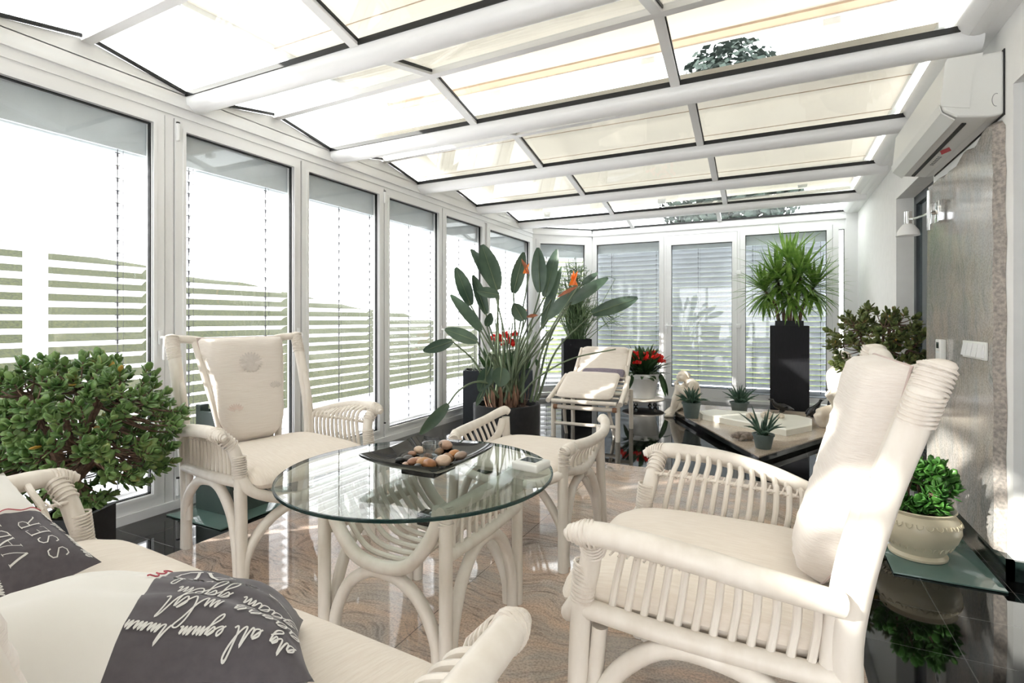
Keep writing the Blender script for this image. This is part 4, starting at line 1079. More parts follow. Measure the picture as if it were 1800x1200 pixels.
for (c, dr_) in (((.165, -.06, 1.43), (-.1, 0, .2)), ((.50, -.20, 1.335), (-.55, 0, -.30)), ((.145, -.12, 1.12), (.3, 0, .05))):
    c = V(c); fm = MB(); bm_ = MB()
    big = 1.0 if c.x > .4 else .75 if c.z > 1.2 else .5
    leaf_blade(bm_, c, c+V(dr_).normalized()*.17*big, .030, (0, -1, .3), .2, .4, 6)
    leaf_blade(bm_, c+V((0, .01, .005)), c+V((dr_[0]*.7, .02, dr_[2]-.1)).normalized()*.11*big, .014, (0, 0, 1), .2, .6, 6)
    for k in range(6):
        a = -.9+k*.38; leaf_blade(fm, c+V((-.012*k*big, 0, .004)), c+V((-.010*k*big+math.sin(a)*.065*big, rd.uniform(-.02, .02), (.070+.020*(k % 3))*big)), .024*big, (0, -1, 0), .1, .35, 5)
    f_ = fm.build('flower', M['orange'], r, ang=180); bm_.build('bract', M['bract'], f_, ang=180)

# low dark planter behind the strelitzia with red flowers
def red_flowers(root, z0, rx, seed, nf, nl):
    rd = random.Random(seed); lv, pt_, sm = MB(), MB(), MB()
    for k in range(nl):
        a = rd.random()*2*PI; el = rd.uniform(-.3, 1.2); L_ = rd.uniform(.6, 1.05)*rx
        b = V((math.cos(a)*.03, math.sin(a)*.03, z0)); t = b+V((math.cos(a)*math.cos(el)*L_, math.sin(a)*math.cos(el)*L_, .06+math.sin(el)*L_*.95))
        leaf_blade(lv, lerp(b, t, .35), t, rd.uniform(.045, .075), (0, 0, 1), rd.uniform(.1, .5), .2, 6)
        sm.tube([b, lerp(b, t, .4)], .004, 5, 1)
    for k in range(nf):
        a = rd.random()*2*PI; rr = rx*.8*rd.random()**.5; c = V((math.cos(a)*rr, math.sin(a)*rr*.7, z0+.21+.08*rd.random()-.32*max(0, rr-.14)))
        sm.tube([(c.x*.3, c.y*.3, z0+.02), c], .004, 5, 1)
        for q in range(9):
            al = rd.random()*6.3; be = rd.uniform(-.2, 1.2); d = V((math.cos(al)*math.cos(be), math.sin(al)*math.cos(be), math.sin(be)))
            leaf_blade(pt_, c, c+d*rd.uniform(.035, .058), .042, (d.y, -d.x, .6), .3, .25, 4)
    lv.build('leaves', M['dkleaf'], root, ang=180); sm.build('stems', M['dkleaf'], root); pt_.build('petals', M['red'], root, ang=180)
r = empty('planter_box', (-2.69, 5.10, 0), YAW, 'wide slate grey planter box behind the bird-of-paradise, silvery foliage and red flowers in it', 'planter')
square_pot(r, .37, .15, .56, M['slate'])
sv = MB(); rd = random.Random(9)
for k in range(160):
    c = V((-.22+rd.gauss(0, .07), rd.gauss(0, .05), .53+abs(rd.gauss(0, .09)))); d = V((rd.gauss(0, 1), rd.gauss(0, 1), rd.gauss(.6, .6))).normalized()
    leaf_blade(sv, c, c+d*.05, .012, (0, 0, 1), .2, .2, 3)
sv.build('silvery_foliage', pm('silver_green_leaf', (.50, .55, .48), .7, (.33, .38, .32), 30), r, ang=180)
rf = empty('red_flower_plant', (0, 0, 0)); rf.parent = r; rf.location = (.10, 0, .50); bpy.data.objects.remove(rf)
lv, pt_ = MB(), MB()
for k in range(50):
    c = V((.10+rd.gauss(0, .10), rd.gauss(0, .06), .56)); t = c+V((rd.gauss(0, .07), rd.gauss(0, .05), rd.uniform(.08, .24))); leaf_blade(lv, c, t, .05, (0, -1, .2), .3, .2, 5)
for k in range(16):
    c = V((.10+rd.uniform(-.16, .16), rd.uniform(-.08, .08), rd.uniform(.82, .95)))
    for q in range(8):
        al = rd.random()*6.3; be = rd.uniform(-.2, 1.2); d = V((math.cos(al)*math.cos(be), math.sin(al)*math.cos(be), math.sin(be))); leaf_blade(pt_, c, c+d*.05, .04, (d.y, -d.x, .6), .3, .25, 4)
    lv.tube([(c.x*.8, c.y, .58), c], .004, 5, 1)
lv.build('flower_leaves', M['dkleaf'], r, ang=180); pt_.build('red_petals', M['red'], r, ang=180)

# rush plant in a tall planter in the angled corner
r = empty('rush_plant', (-2.44, 6.93, 0), YAW, 'wispy rush-like green plant in a tall dark planter in the angled corner', 'plant')
square_pot(r, .19, .17, .84, M['darkbrown'])
rm = MB(); rd = random.Random(14)
for k in range(190):
    a = rd.random()*2*PI; sp = min(.46, abs(rd.gauss(0, .24))); h_ = rd.uniform(.35, 1.18)*(1-.30*min(1, sp/.5))
    b = V((rd.gauss(0, .06), rd.gauss(0, .05), .80)); e = V((max(-.26, math.cos(a)*sp*1.25), min(.12, math.sin(a)*sp), .82+h_)); m_ = lerp(b, e, .5)+V((math.cos(a)*sp*.08, 0, .06))
    rm.tube([b, m_, e], [.0062, .005, .003], 4, 5)
    for q in range(4):
        t_ = rd.uniform(.35, .95); c = lerp(m_, e, t_) if t_ > .5 else lerp(b, m_, t_*2); d = V((rd.gauss(0, 1), rd.gauss(0, 1), rd.uniform(-.4, 1))).normalized()*rd.uniform(.05, .17)
        d.y = min(d.y, .02); rm.tube([c, c+d*.5+V((0, 0, .01)), c+d], [.0042, .0025], 4, 2)
for k in range(14):
    a = rd.uniform(-.5, .5); b = V((0, 0, .82)); e = V((.38+.32*rd.random(), rd.uniform(-.2, .2), 1.0+rd.uniform(-.1, .35))); rm.tube([b, V((.22, 0, 1.25)), e], [.005, .003], 4, 5)
rm.build('stems', M['rush'], r, ang=180)

# red flowers in a white pot on a wheeled stand
r = empty('plant_trolley', (-1.51, 6.86, 0), YAW, 'round pale plant trolley on castors under the white flower pot', 'trolley')
MB().lathe([(.0, .072), (.245, .072), (.262, .08), (.265, .09), (.255, .098), (.0, .098)], 40).build('disc', M['wood'], r)
for k in range(4):
    a = PI/4+PI/2*k; c = V((math.cos(a)*.17, math.sin(a)*.17, .026))
    MB().ring((c.x, c.y, .026), (0, 1, 0), .017, .009, 12, 6).build('caster', M['blackstone'], r)
    MB().box(c.x-.012, c.x+.012, c.y-.014, c.y-.010, .02, .074).box(c.x-.012, c.x+.012, c.y+.010, c.y+.014, .02, .074).box(c.x-.014, c.x+.014, c.y-.014, c.y+.014, .062, .074).build('caster_fork', M['chrome'], r, smooth=False)
r = empty('red_flower_plant', (-1.51, 6.86, .098), YAW, 'red flowering plant with dark broad leaves in a white pot on the wheeled stand', 'plant')
MB().lathe([(.14, 0), (.15, .004), (.196, .25), (.198, .252), (.206, .255), (.214, .315), (.205, .318), (.195, .29), (.0, .285)], 40).build('pot', M['whitepot'], r)
MB().lathe([(.196, .287), (.0, .297)], 24).build('soil', M['soil'], r)
red_flowers(r, .29, .40, 21, 52, 120)
hl = MB(); rd = random.Random(2)
for (x, y) in ((-.27, -.1), (-.22, -.16), (.30, -.05), (.24, -.15)):
    leaf_blade(hl, (x*.7, y*.7, .33), (x*1.02, y*1.1, .02+.1*rd.random()), .06, (0, -1, .3), .3, .2, 7)
hl.build('hanging_leaves', M['dkleaf'], r, ang=180)

# yucca in a tall black planter
r = empty('potted_yucca', (.165, 7.17, 0), 0, 'spiky green yucca in a tall black planter in front of the end windows', 'plant')
square_pot(r, .205, .17, 1.03, M['darkbrown'])
MB().box(-.15, .15, -.12, .12, .98, 1.09).build('inner_pot', M['charcoal'], r, smooth=False)
yl, ys = MB(), MB(); rd = random.Random(17)
heads = [((-.12, 0, 1.58), 1.0), ((.12, -.03, 1.62), 1.0), ((.0, .05, 1.78), .95), ((.26, .02, 1.48), .85), ((-.26, -.02, 1.45), .8), ((.02, -.08, 1.42), .9)]
for (h_, k_) in heads:
    h_ = V(h_); ys.tube([(h_.x*.4, h_.y, 1.05), (h_.x*.6, h_.y, 1.3), h_], [.022, .018, .012], 7, 4)
    n = 66
    for i in range(n):
        a = i*2.4+rd.uniform(-.2, .2); q = i/n
        el = 1.45-2.65*q**.9+rd.uniform(-.15, .15); L_ = (.36+.19*math.sin(PI*min(1, q*1.2)))*k_*rd.uniform(.85, 1.15)
        d = V((math.cos(a)*math.cos(el)*1.1, math.sin(a)*math.cos(el), math.sin(el)))
        b = h_+V((0, 0, .06-.16*q)); t = b+d*L_-V((0, 0, .05*(1-abs(math.sin(el)))))
        t.y = min(t.y, .36); t.x = min(t.x, .66)
        leaf_blade(yl, b, t, .046, (0, 0, 1) if abs(el) < 1 else (math.cos(a), math.sin(a), 0), .18, .25, 6, lambda x: min(1, .45+x*1.6)*(1-x**2.2)+.02)
yl.build('foliage', M['yucca'], r, ang=180); ys.build('trunks', M['bark'], r)

# ================================================================== PLINTH, STATUES, SMALL POTS
pl = empty('stone_plinth', (0, 0, 0), 0, 'low pointed granite plinth with a black edge on the floor before the end windows', 'plinth')
PLY = [(-.10, 4.40), (.70, 6.02), (.70, 6.80), (-.80, 6.80), (-1.06, 6.30)]
def inset(poly, d):
    n = len(poly); out = []
    for i in range(n):
        p0, p1, p2 = V((*poly[i-1], 0)), V((*poly[i], 0)), V((*poly[(i+1) % n], 0))
        e1, e2 = (p1-p0).normalized(), (p2-p1).normalized(); n1, n2 = V((-e1.y, e1.x, 0)), V((-e2.y, e2.x, 0))
        b = (n1+n2).normalized(); out.append(((p1+b*(d/max(.3, b.dot(n1)))).x, (p1+b*(d/max(.3, b.dot(n1)))).y))
    return out
MB().prism(inset(PLY, .05), 0, .022).build('base', M['blackstone'], pl, smooth=False)
MB().prism(PLY, .022, .058).build('black_edge', M['blackstone'], pl, smooth=False)
MB().prism(inset(PLY, .012), .058, .066).build('granite_top', M['slabstone'], pl, smooth=False)
PZ = .066
sb = empty('stone_slab', (0, 0, PZ), 0, 'ivory cast stone slab with cut corners lying on the granite plinth', 'slab')
SP = [(-.66, 5.80), (.10, 5.30), (.32, 5.66), (.34, 6.02), (.22, 6.16), (-.60, 6.16), (-.72, 5.98)]
m = MB(); b0 = SP; b1 = inset(SP, .022); n = len(SP)
m.add([(x, y, 0) for x, y in b0]+[(x, y, .052) for x, y in b0]+[(x, y, .062) for x, y in b1], [tuple(range(n-1, -1, -1)), tuple(range(2*n, 3*n))]+[(i, (i+1) % n, n+(i+1) % n, n+i) for i in range(n)]+[(n+i, n+(i+1) % n, 2*n+(i+1) % n, 2*n+i) for i in range(n)])
m.build('slab_body', M['slabwhite'], sb, smooth=False)
rd = random.Random(3)
for k, (x, y, s, lb) in enumerate(((-.20, 5.74, .062, 'carved pale stone rose on the ivory slab, leftmost of the three'), (-.06, 5.80, .075, 'carved pale stone rose on the ivory slab, middle and largest of the three'), (.06, 5.88, .05, 'carved pale stone rose on the ivory slab, small and rightmost of the three'))):
    m = MB()
    for ring_, (rr, hh, nn) in enumerate(((.15, .95, 3), (.45, .8, 5), (.8, .5, 6))):
        for i in range(nn):
            a = 2*PI*i/nn+ring_*.5; d = V((math.cos(a), math.sin(a), 0)); tn = V((-math.sin(a), math.cos(a), 0))
            R = Matrix((tn, d*.5+V((0, 0, .8)), d.cross(tn))).transposed()
            m.ell(d*s*rr*.7+V((0, 0, s*hh*.62)), (s*.42, s*.42, s*.13), Matrix((tn, (V((0, 0, 1))+d*.5).normalized(), tn.cross((V((0, 0, 1))+d*.5).normalized()))).transposed(), 10, 6)
    m.ell((0, 0, s*.25), (s*.75, s*.75, s*.3))
    o = m.build('stone_rose', M['statue'], ang=180); o.location = (x, y, PZ+.062); tag(o, lb, 'ornament', 'carved roses on the slab')
def aloe(name, loc, w_, h_, seed, nlv, L_, lb, tilt=.9):
    r = empty(name, loc, YAW, lb, 'plant')
    MB().lathe([(w_*.66, 0), (w_*.70, .003), (w_*.94, h_*.86), (w_*1.02, h_*.87), (w_*1.04, h_), (w_*.95, h_), (w_*.9, h_*.9), (0, h_*.88)], 28).build('pot', M['greypot'], r)
    MB().lathe([(w_*.92, h_*.885), (0, h_*.92)], 20).build('soil', M['soil'], r)
    m = MB(); rd = random.Random(seed)
    for k in range(nlv):
        a = k*2.4+rd.uniform(-.2, .2); el = 1.35-1.25*(k/nlv)*tilt; l = L_*rd.uniform(.75, 1.1)
        c = V((rd.uniform(-.3, .3)*w_, rd.uniform(-.3, .3)*w_, h_*.9)); d = V((math.cos(a)*math.cos(el), math.sin(a)*math.cos(el), math.sin(el)))
        m.tube([c, c+d*l*.5+V((0, 0, .02)), c+d*l+V((0, 0, -.01 if el < .5 else .01))], [w_*.12, w_*.13, w_*.08, .0008], 6, 3)
    m.build('leaves', M['aloe'], r)
aloe('potted_aloe', (-.78, 5.86, PZ), .098, .165, 2, 40, .17, 'dense grassy aloe in a grey-green pot beside the crouching stone figure')
aloe('potted_aloe', (-.34, 6.36, PZ), .10, .13, 3, 24, .21, 'spreading aloe in a grey-green pot behind the ivory slab by the glazed door')
aloe('potted_aloe', (-.075, 4.72, PZ), .082, .118, 5, 17, .22, 'spiky dark aloe in a grey-green pot at the front tip of the plinth', 1.0)
m = MB(); rd = random.Random(6)
for k in range(10): m.ell((rd.uniform(-.07, .07), rd.uniform(-.03, .03), .025+.02*rd.random()), (rd.uniform(.03, .06), rd.uniform(.02, .035), rd.uniform(.016, .03)), Matrix.Rotation(rd.uniform(-.6, .6), 3, 'Z') @ Matrix.Rotation(rd.uniform(-.5, .5), 3, 'Y'), 10, 6)
m.tube([(-.09, 0, .03), (-.03, .01, .05), (.06, -.01, .045), (.11, .0, .02)], [.012, .03, .03, .012], 8, 4)
o = m.build('driftwood', pm('grey_weathered_wood', (.36, .30, .26), .9, (.16, .13, .11), 30, bump=.6), ang=180); o.location = (-.24, 4.96, PZ-.004); o.rotation_euler = (0, 0, YAW)
tag(o, 'knotty grey driftwood piece on the plinth beside the front aloe', 'driftwood')

def sculpt(mb, name, mat, root, vox=.010, smooth=6):
    o = mb.build(name, mat, root, ang=180)
    md = o.modifiers.new('remesh', 'REMESH'); md.mode = 'VOXEL'; md.voxel_size = vox; md.use_smooth_shade = True
    s = o.modifiers.new('smooth', 'SMOOTH'); s.iterations = smooth; s.factor = .5
    return o
# crouching figure (local x = camera right, y = away)
r = empty('stone_statue', (-1.10, 6.22, 0), YAW, 'pale stone figure crouching with bowed head at the left corner of the plinth', 'statue')
m = MB()
H_ = V((.175, 0, .455))
m.ell(H_, (.058, .052, .066), Matrix.Rotation(.5, 3, 'Y'), 14, 10)
m.ell(H_+V((-.052, 0, -.012)), (.016, .014, .012)); m.ell(H_+V((-.040, 0, -.042)), (.02, .024, .016)); m.ell(H_+V((-.045, -.02, .012)), (.012, .012, .008))
m.tube([H_+V((.03, 0, -.03)), (.245, 0, .40)], [.034, .04], 10, 1)
m.tube([(.235, 0, .40), (.29, 0, .345), (.305, 0, .25), (.285, 0, .15), (.26, 0, .10)], [.055, .082, .082, .085, .085], 12, 5)
m.ell((.26, -.085, .375), (.045, .04, .042)); m.ell((.27, .085, .375), (.045, .04, .042))
m.tube([(.26, -.055, .115), (.20, -.07, .22), (.135, -.065, .345)], [.075, .066, .05], 12, 4)
m.tube([(.135, -.065, .345), (.085, -.07, .20), (.045, -.07, .06), (.04, -.07, .03)], [.05, .046, .034, .032], 12, 4)
m.tube([(.055, -.07, .025), (-.01, -.075, .018), (-.045, -.075, .012)], [.032, .026, .014], 10, 3)
m.tube([(.26, .06, .11), (.20, .075, .17), (.165, .08, .255)], [.07, .06, .048], 12, 4)
m.tube([(.165, .08, .255), (.175, .08, .14), (.205, .085, .03)], [.048, .042, .03], 12, 4)
m.tube([(.21, .085, .025), (.15, .085, .018), (.12, .085, .012)], [.03, .026, .014], 10, 3)
m.tube([(.26, -.09, .375), (.205, -.125, .27), (.135, -.115, .30), (.10, -.07, .365)], [.038, .034, .028, .02], 10, 5)
m.tube([(.27, .09, .37), (.20, .12, .30), (.13, .06, .36), (.105, -.02, .385)], [.038, .034, .028, .02], 10, 5)
for k in range(4): m.tube([(.10, -.045+.004*k, .378-.010*k), (.082, -.055+.004*k, .358-.011*k), (.078, -.068+.003*k, .338-.011*k)], [.0075, .007, .005], 6, 3)
body = sculpt(m, 'body', M['statue'], r, .008, 4)
m = MB()
for k in range(16):
    a = -1.0+k*.14*1.6; m.tube([H_+V((.0, 0, .062)), H_+V((.038, math.sin(a)*.05, .045)), H_+V((.066+.01*math.cos(a), math.sin(a)*.05, -.012))], [.012, .016, .012], 6, 4)
m.ell(H_+V((.07, 0, .01)), (.03, .032, .03))
sculpt(m, 'hair', M['statue'], r, .006, 2)
m = MB()
for k in range(7):
    y = -.085+.026*k; m.tube([(.30, y, .16), (.24, y-.01, .10), (.16, y, .135-.02*(k % 2)), (.10, y, .10), (.03, y, .05), (-.01, y, .022)], [.028, .026, .022, .02, .018, .010], 8, 4)
m.ell((.27, 0, .07), (.085, .11, .05))
sculpt(m, 'drapery', M['statue'], r, .009, 4)
MB().box(.16, .36, -.11, .11, PZ+.001, .078).build('statue_base', M['statue'], r, smooth=False)

# seated figure with bent leg at the right
r = empty('stone_statue', (.46, 5.78, PZ), YAW, 'pale stone seated figure with a raised bent leg at the right of the plinth', 'statue')
m = MB()
m.tube([(.16, .04, .14), (.165, .04, .26), (.15, .03, .40), (.145, .02, .50)], [.105, .095, .10, .085], 14, 5)
m.tube([(.145, .02, .55), (.14, .01, .62)], [.04, .036], 10, 1); m.ell((.13, 0, .665), (.055, .058, .07), None, 14, 10); m.ell((.078, 0, .655), (.016, .014, .013)); m.ell((.09, 0, .625), (.018, .022, .014))
m.ell((.13, -.10, .51), (.05, .046, .046)); m.ell((.15, .13, .51), (.05, .046, .046))
m.tube([(.14, -.04, .17), (.05, -.07, .28), (-.035, -.08, .365)], [.085, .068, .052], 12, 4)
m.tube([(-.035, -.08, .365), (.04, -.085, .28), (.12, -.09, .20), (.17, -.09, .155)], [.05, .046, .036, .03], 12, 4)
m.tube([(.17, -.09, .155), (.20, -.10, .125), (.215, -.10, .09)], [.03, .026, .014], 10, 3)
m.tube([(.15, .09, .15), (.06, .11, .15), (-.03, .11, .13)], [.08, .062, .05], 12, 4); m.tube([(-.03, .11, .13), (.0, .11, .03), (.03, .1, .02)], [.048, .035, .025], 10, 3)
m.tube([(.13, -.12, .50), (.12, -.17, .40), (.06, -.14, .34), (.01, -.10, .375)], [.04, .034, .028, .02], 10, 5)
for k in range(4): m.tube([(.01, -.10+.012*k, .38), (-.02, -.095+.012*k, .395), (-.042, -.095+.012*k, .39)], [.0075, .007, .005], 6, 3)
m.tube([(.15, .14, .50), (.22, .17, .38), (.22, .10, .27)], [.04, .034, .024], 10, 5)
m.box(.04, .34, -.09, .17, .0, .12)
sculpt(m, 'body', M['statue'], r, .009, 5)
m = MB()
for k in range(9):
    y = -.06+.022*k; m.tube([(.10+.006*k, y, .60), (.07, y-.01, .53), (.075+.012*(k % 2), y, .44), (.09, y, .36), (.11, y, .28)], [.016, .022, .022, .02, .014], 8, 4)
sculpt(m, 'drapery', M['statue'], r, .009, 3)
m = MB()
for k in range(14):
    a = k*.45; m.tube([(.135, 0, .735), (.135+.05*math.cos(a), .05*math.sin(a), .71), (.145+.06*math.cos(a), .06*math.sin(a), .65)], [.014, .018, .012], 6, 4)
sculpt(m, 'hair', M['statue'], r, .007, 2)

# black bird figures
def bird(loc, rz, lean, h_, lb, lying=False):
    r = empty('bird_figure', loc, rz, lb, 'figurine')
    m = MB(); s = h_
    if lying:
        m.tube([(-.62*s, 0, .12*s), (-.3*s, 0, .22*s), (0, 0, .30*s), (.26*s, 0, .36*s), (.42*s, 0, .52*s)], [.02*s, .13*s, .19*s, .14*s, .07*s], 12, 5); hd = V((.46*s, 0, .60*s))
    else:
        m.tube([(-.34*s, 0, .06*s), (-.18*s, 0, .20*s), (.0, 0, .36*s), (.10*s+lean*.1, 0, .58*s), (.13*s+lean*.2, 0, .80*s)], [.03*s, .13*s, .20*s, .13*s, .07*s], 12, 5); hd = V((.15*s+lean*.22, 0, .88*s))
    m.ell(hd, (.10*s, .075*s, .075*s)); m.tube([hd+V((.06*s, 0, 0)), hd+V((.17*s, 0, .03*s)), hd+V((.30*s, 0, .05*s))], [.045*s, .03*s, .006*s], 8, 3)
    m.ell((0, 0, .05*s), (.14*s, .10*s, .05*s)); m.tube([(0, 0, .04*s), (0, 0, .3*s)], .05*s, 8, 1)
    sculpt(m, 'body', M['gloss_black'], r, max(.005, .04*s), 3)
    for sg in (1, -1):
        MB().ell((-.10*s, sg*.16*s, (.25 if lying else .34)*s), (.26*s, .04*s, .12*s), Matrix.Rotation(-.15 if lying else -.8, 3, 'Y')).build('wing', M['gloss_black'], r)
bird((.08, 6.62, PZ), YAW+PI, 0, .24, 'black bird figure crouching low in front of the tall yucca planter', True)
bird((.37, 6.42, PZ), YAW, .25, .21, 'black bird figure with its beak raised to the right, at the back of the plinth')
bird((.56, 6.36, PZ), YAW+2.6, -.2, .34, 'tallest black bird figure at the right back corner of the plinth')

# ================================================================== RECLINER (behind the stool)
r = empty('deck_recliner', (-1.565, 4.70, 0), math.radians(3), 'cream wooden deck recliner with folded cushions between the strelitzia and the red flowers', 'chair')
wd_ = M['wood']; hx = .305
for sx in (1, -1):
    MB().tube([(sx*hx, -.02, 0), (sx*hx, -.02, .34)], .0225, 10, 1).build('front_leg', wd_, r)
    MB().tube([(sx*hx, .62, 0), (sx*hx, .60, .40)], .021, 10, 1).build('rear_leg', wd_, r)
    MB().tube([(sx*(hx-.07), .16, .0), (sx*(hx-.08), .08, .15), (sx*(hx-.10), .0, .31)], .016, 8, 3).build('brace', wd_, r)
    MB().tube([(sx*(hx+.035), -.08, .345), (sx*(hx+.025), .16, .43), (sx*(hx+.01), .42, .535)], .0235, 10, 3).build('leg_rest_pole', wd_, r)
    MB().tube([(sx*(hx+.012), .28, .30), (sx*(hx-.01), .48, .44), (sx*(hx-.05), .62, .63)], .017, 8, 3).build('arm_pole', wd_, r)
    MB().tube([(sx*(hx-.03), .42, .40), (sx*(hx-.035), .62, .60), (sx*(hx-.04), .82, .79)], .0175, 8, 3).build('back_pole', wd_, r)
for (y, z, nm_, mt, rr) in ((-.02, .13, 'lower_bar', wd_, .016), (-.03, .285, 'cross_bar', wd_, .021), (-.075, .345, 'front_bar', wd_, .0195), (.60, .34, 'rear_bar', wd_, .02)):
    MB().tube([(-hx, y, z), (hx, y, z)], rr, 10, 1).build(nm_, mt, r)
for sx in (1, -1):
    MB().tube([(sx*(hx-.005), -.03, .285), (sx*(hx-.045), -.03, .285)], .0235, 10, 1).build('wooden_joint', M['woodbrown'], r)
sl = MB()
for k in range(7):
    t = k/6; sl.tube([(-hx, -.06+.46*t, .355+.175*t), (hx, -.06+.46*t, .355+.175*t)], .009, 6, 1)
sl.build('slats', wd_, r)
def slab_cushion(root, nm_, mt, c, ax, ay, T):
    c, ax, ay = V(c), V(ax), V(ay); nr = ax.cross(ay).normalized(); m = MB(); nu, nv = 20, 14
    for sd in (1, -1):
        vs = []
        for i in range(nu+1):
            for j in range(nv+1):
                u = 2*i/nu-1; v = 2*j/nv-1; u = math.copysign(1-(1-abs(u))**1.6, u); v = math.copysign(1-(1-abs(v))**1.6, v)
                mq = max(abs(u), abs(v)); sq_ = mq/max(1e-6, (abs(u)**10+abs(v)**10)**.1) if mq > 0 else 1
                e = max(0, 1-mq**8)**.5
                vs.append(c+ax*(u*sq_)+ay*(v*sq_)+nr*(sd*T*e*(1+.10*math.cos(u*5))))
        m.add(vs, [(i*(nv+1)+j, i*(nv+1)+j+1, (i+1)*(nv+1)+j+1, (i+1)*(nv+1)+j) for i in range(nu) for j in range(nv)])
    return m.build(nm_, M[mt], root, ang=80)
slab_cushion(r, 'leg_cushion', 'fabric_seat', (-.015, .17, .475), (.27, 0, 0), (0, .21, .095), .038)
slab_cushion(r, 'back_cushion', 'fabric_seat', (0, .66, .63), (.255, 0, 0), (0, .17, .165), .03)
MB().tube([(-.245, .80, .755), (-.2, .80, .76), (0, .80, .76), (.2, .80, .76), (.245, .80, .755)], [.035, .055, .055, .055, .035], 14, 3).build('head_roll', M['fabric_seat'], r)
pu = slab_cushion(r, 'purple_cushion', 'purple', (.03, .52, .535), (.22, 0, 0), (0, .09, .05), .035)

# ================================================================== WALL FITTINGS ON THE RIGHT
sp = empty('granite_wall_panel', (0, 0, 0), 0, 'tall polished granite wall panel with a rough broken edge beside the house door', 'panel')
out = [(4.18, .085), (4.19, 1.0), (4.15, 1.955), (4.05, 1.95), (3.92, 1.955), (3.80, 1.935), (3.70, 1.945), (3.58, 1.94), (3.46, 1.975), (3.36, 1.95), (3.27, 1.96), (3.19, 1.99), (3.13, 2.0), (3.07, 1.985), (3.03, 1.95), (3.035, 1.85), (3.02, 1.75), (3.035, 1.6), (3.015, 1.45), (3.03, 1.3), (3.015, 1.1), (3.03, .9), (3.01, .7), (3.025, .5), (3.01, .3), (3.02, .085)]
inn = [(y+.028 if y < 3.06 else y, z-.022 if z > 1.92 else z) for y, z in out]
n = len(out); XF = .872
f_ = MB(); f_.add([(XF, y, z) for y, z in inn], [tuple(range(n))]); f_.build('polished_face', M['granite_wall'], sp, smooth=False)
e_ = MB(); rd = random.Random(1); mid = [((a+c)/2+rd.uniform(-.006, .006), (b+d)/2+rd.uniform(-.004, .004)) for (a, b), (c, d) in zip(inn, out)]
e_.add([(XF, y, z) for y, z in inn]+[(XF+.012+rd.uniform(0, .008), y, z) for y, z in mid]+[(WR-.001, y, z) for y, z in out], [(i, (i+1) % n, n+(i+1) % n, n+i) for i in range(n)]+[(n+i, n+(i+1) % n, 2*n+(i+1) % n, 2*n+i) for i in range(n)])
e_.build('broken_edge', M['rough_stone'], sp, smooth=False)
FX = XF
th_ = empty('thermostat', (FX, 3.80, .93), 0, 'white thermostat with a small grey display on the granite panel', 'thermostat')
MB().rbox(-.030, 0, -.048, .048, -.058, .058, .005, 3).build('body', M['acwhite'], th_)
MB().box(-.0312, -.0298, -.022, .026, .008, .042).build('display', M['darkglass'], th_, smooth=False)
for k in range(3): MB().box(-.0312, -.0298, -.024+.018*k, -.012+.018*k, -.018, -.010).build('button', M['headbox'], th_, smooth=False)
sw = empty('light_switch', (FX, 3.27, .955), 0, 'white four-gang light switch on the granite panel', 'switch')
MB().rbox(-.010, 0, -.165, .165, -.042, .042, .004, 3).build('plate', M['acwhite'], sw)
for k in range(4):
    y = .115-.076*k; MB().prismY([(-.010, -.032), (-.022, -.030), (-.012, .032), (-.010, .032)], y-.033, y+.033).build('rocker', M['white'], sw, smooth=False)
lp = empty('wall_lamp', (FX, 3.80, 1.72), 0, 'chrome wall lamp with a white glass shade on the granite panel', 'lamp')
MB().rbox(-.035, 0, -.045, .045, -.06, .06, .004, 2).build('wall_plate', M['chrome'], lp)
MB().tube([(-.06, .03, -.10), (-.06, .03, .13)], .013, 12, 1).build('upright_tube', M['chrome'], lp)
MB().tube([(-.02, .02, .0), (-.06, .03, .0)], .012, 8, 1).tube([(-.06, .03, .0), (-.10, .20, .0)], .007, 8, 1).build('arm', M['chrome'], lp)
MB().tube([(-.12, .26, -.02), (-.12, .26, .055)], .020, 14, 1).tube([(-.10, .20, .0), (-.12, .26, .01)], .009, 8, 1).build('socket', M['chrome'], lp)
MB().lathe([(.020, -.02), (.035, -.032), (.055, -.062), (.063, -.095), (.060, -.095), (.050, -.062), (.030, -.036), (.0, -.03)], 28, (-.12, .26, 0)).build('shade', M['opal'], lp)
# air conditioner
ac = empty('air_conditioner', (WR-.001, 3.04, 2.0), 0, 'white wall-mounted air conditioner high on the house wall above the granite panel', 'air conditioner')
PRF = [(0, .005), (-.05, .0), (-.165, .018), (-.215, .055), (-.222, .09), (-.205, .27), (-.195, .285), (0, .285)]
b_ = MB().prismY(PRF, 0, 1.12).build('housing', M['acwhite'], ac, smooth=False)
bv = b_.modifiers.new('bevel', 'BEVEL'); bv.width = .012; bv.segments = 3; bv.limit_method = 'ANGLE'
MB().prismY([(-.072, .288), (-.200, .288), (-.209, .27), (-.2255, .09), (-.222, .075), (-.12, .05), (-.11, .20)], -.004, .0).build('end_panel', M['acwhite'], ac, smooth=False)
MB().prismY([(-.170, .0125), (-.216, .050), (-.226, .085), (-.229, .088), (-.222, .048), (-.172, .006)], .01, 1.11).build('flap', M['acwhite'], ac, smooth=False)
MB().obox((-.120, .58, .0075), (.008, 0, -.0012), (0, .50, 0), (0, 0, .003)).build('air_slot', M['gasket'], ac, smooth=False)
lg = MB()
lg.add([(-.085, .46, .0045), (-.062, .52, .0015), (-.085, .60, .0045), (-.108, .53, .0077)], [(0, 1, 2, 3)])
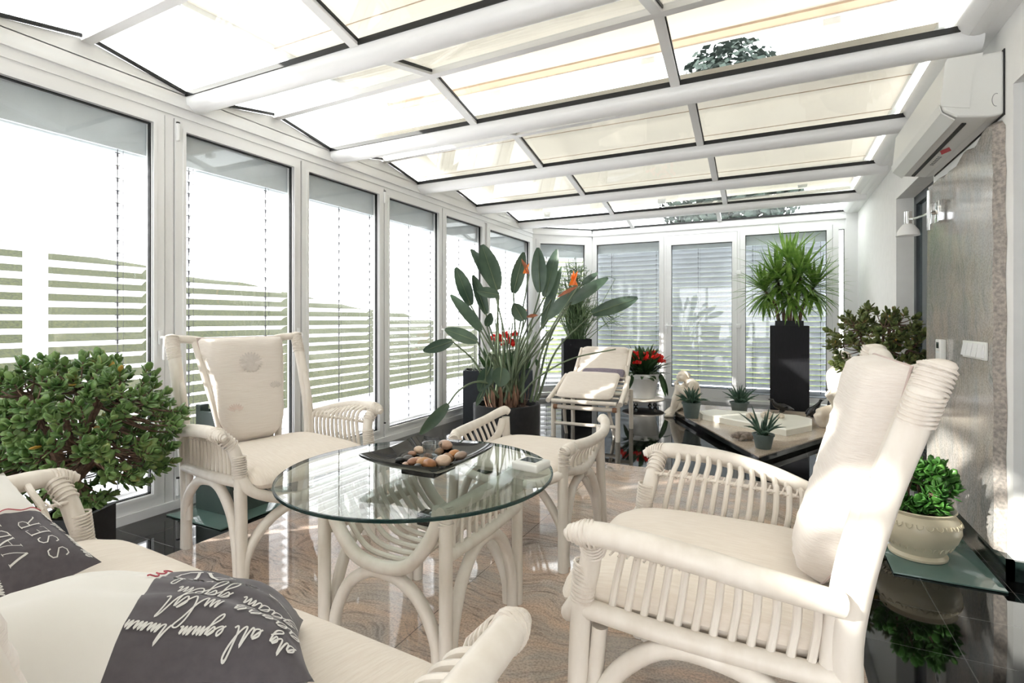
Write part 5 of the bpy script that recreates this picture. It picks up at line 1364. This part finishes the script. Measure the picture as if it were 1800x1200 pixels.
lg.add([(-.085, .46, .0035), (-.062, .52, .0005), (-.085, .60, .0035), (-.108, .53, .0067)], [(0, 1, 2, 3)])
lg.build('red_mark', M['redmark'], ac, smooth=False)
tx = MB()
for k in range(6):
    y = .64+k*.032; tx.box(-.078, -.074, y, y+.022, .0022, .0032); tx.box(-.092, -.088, y, y+.018 if k % 2 else y+.006, .0040, .0052); tx.box(-.092, -.074, y+.008, y+.012, .0022, .0048)
tx.build('printed_mark', M['greymark'], ac, smooth=False)
MB().tube([(-.03+.014*math.cos(a*.3), -.0045, .07+.028*math.sin(a*.3)) for a in range(4, 17)], .0012, 5, 1).build('pipe_cutout_line', M['greymark'], ac)
MB().box(-.004, .0, -.004, 1.124, .0, .29).build('wall_gap', M['gasket'], ac, smooth=False)

# grey-green box on a glass plate behind the left armchair
gb = empty('metal_planter', (-2.85, 2.06, .0105), 0, 'grey-green square planter on a glass plate behind the left high-back chair', 'planter')
square_pot(gb, .15, .125, .565, M['greenbox'], True, wall=.012)
MB().box(-.15, -.11, -.125, -.075, .565, .60).build('cable_clip', M['greenbox'], gb, smooth=False)
gp = MB().rbox(-.235, .235, -.30, .30, .0015, .0095, .002, 2).build('glass_plate', M['plateglass']); gp.location = (-2.82, 2.10, 0)
tag(gp, 'pale green glass plate on the floor under the grey-green planter', 'plate')

# ================================================================== LIGHT
wd = bpy.data.worlds.new('sky'); sc.world = wd; wd.use_nodes = True
bg = wd.node_tree.nodes['Background']; bg.inputs[0].default_value = (.965, .98, 1.0, 1); bg.inputs[1].default_value = 3.2
sd = bpy.data.lights.new('sun', 'SUN'); so = bpy.data.objects.new('sun', sd); COL.objects.link(so)
sd.energy = 6; sd.angle = math.radians(.8); sd.color = (1, .96, .90)
so.rotation_euler = V((1, 1.05, -.60)).to_track_quat('-Z', 'Y').to_euler()
so.location = (-8, -8, 8)
vs_ = sc.view_settings; vs_.view_transform = 'Standard'; vs_.look = 'None'; vs_.exposure = 1.16; vs_.gamma = 1; vs_.use_curve_mapping = False
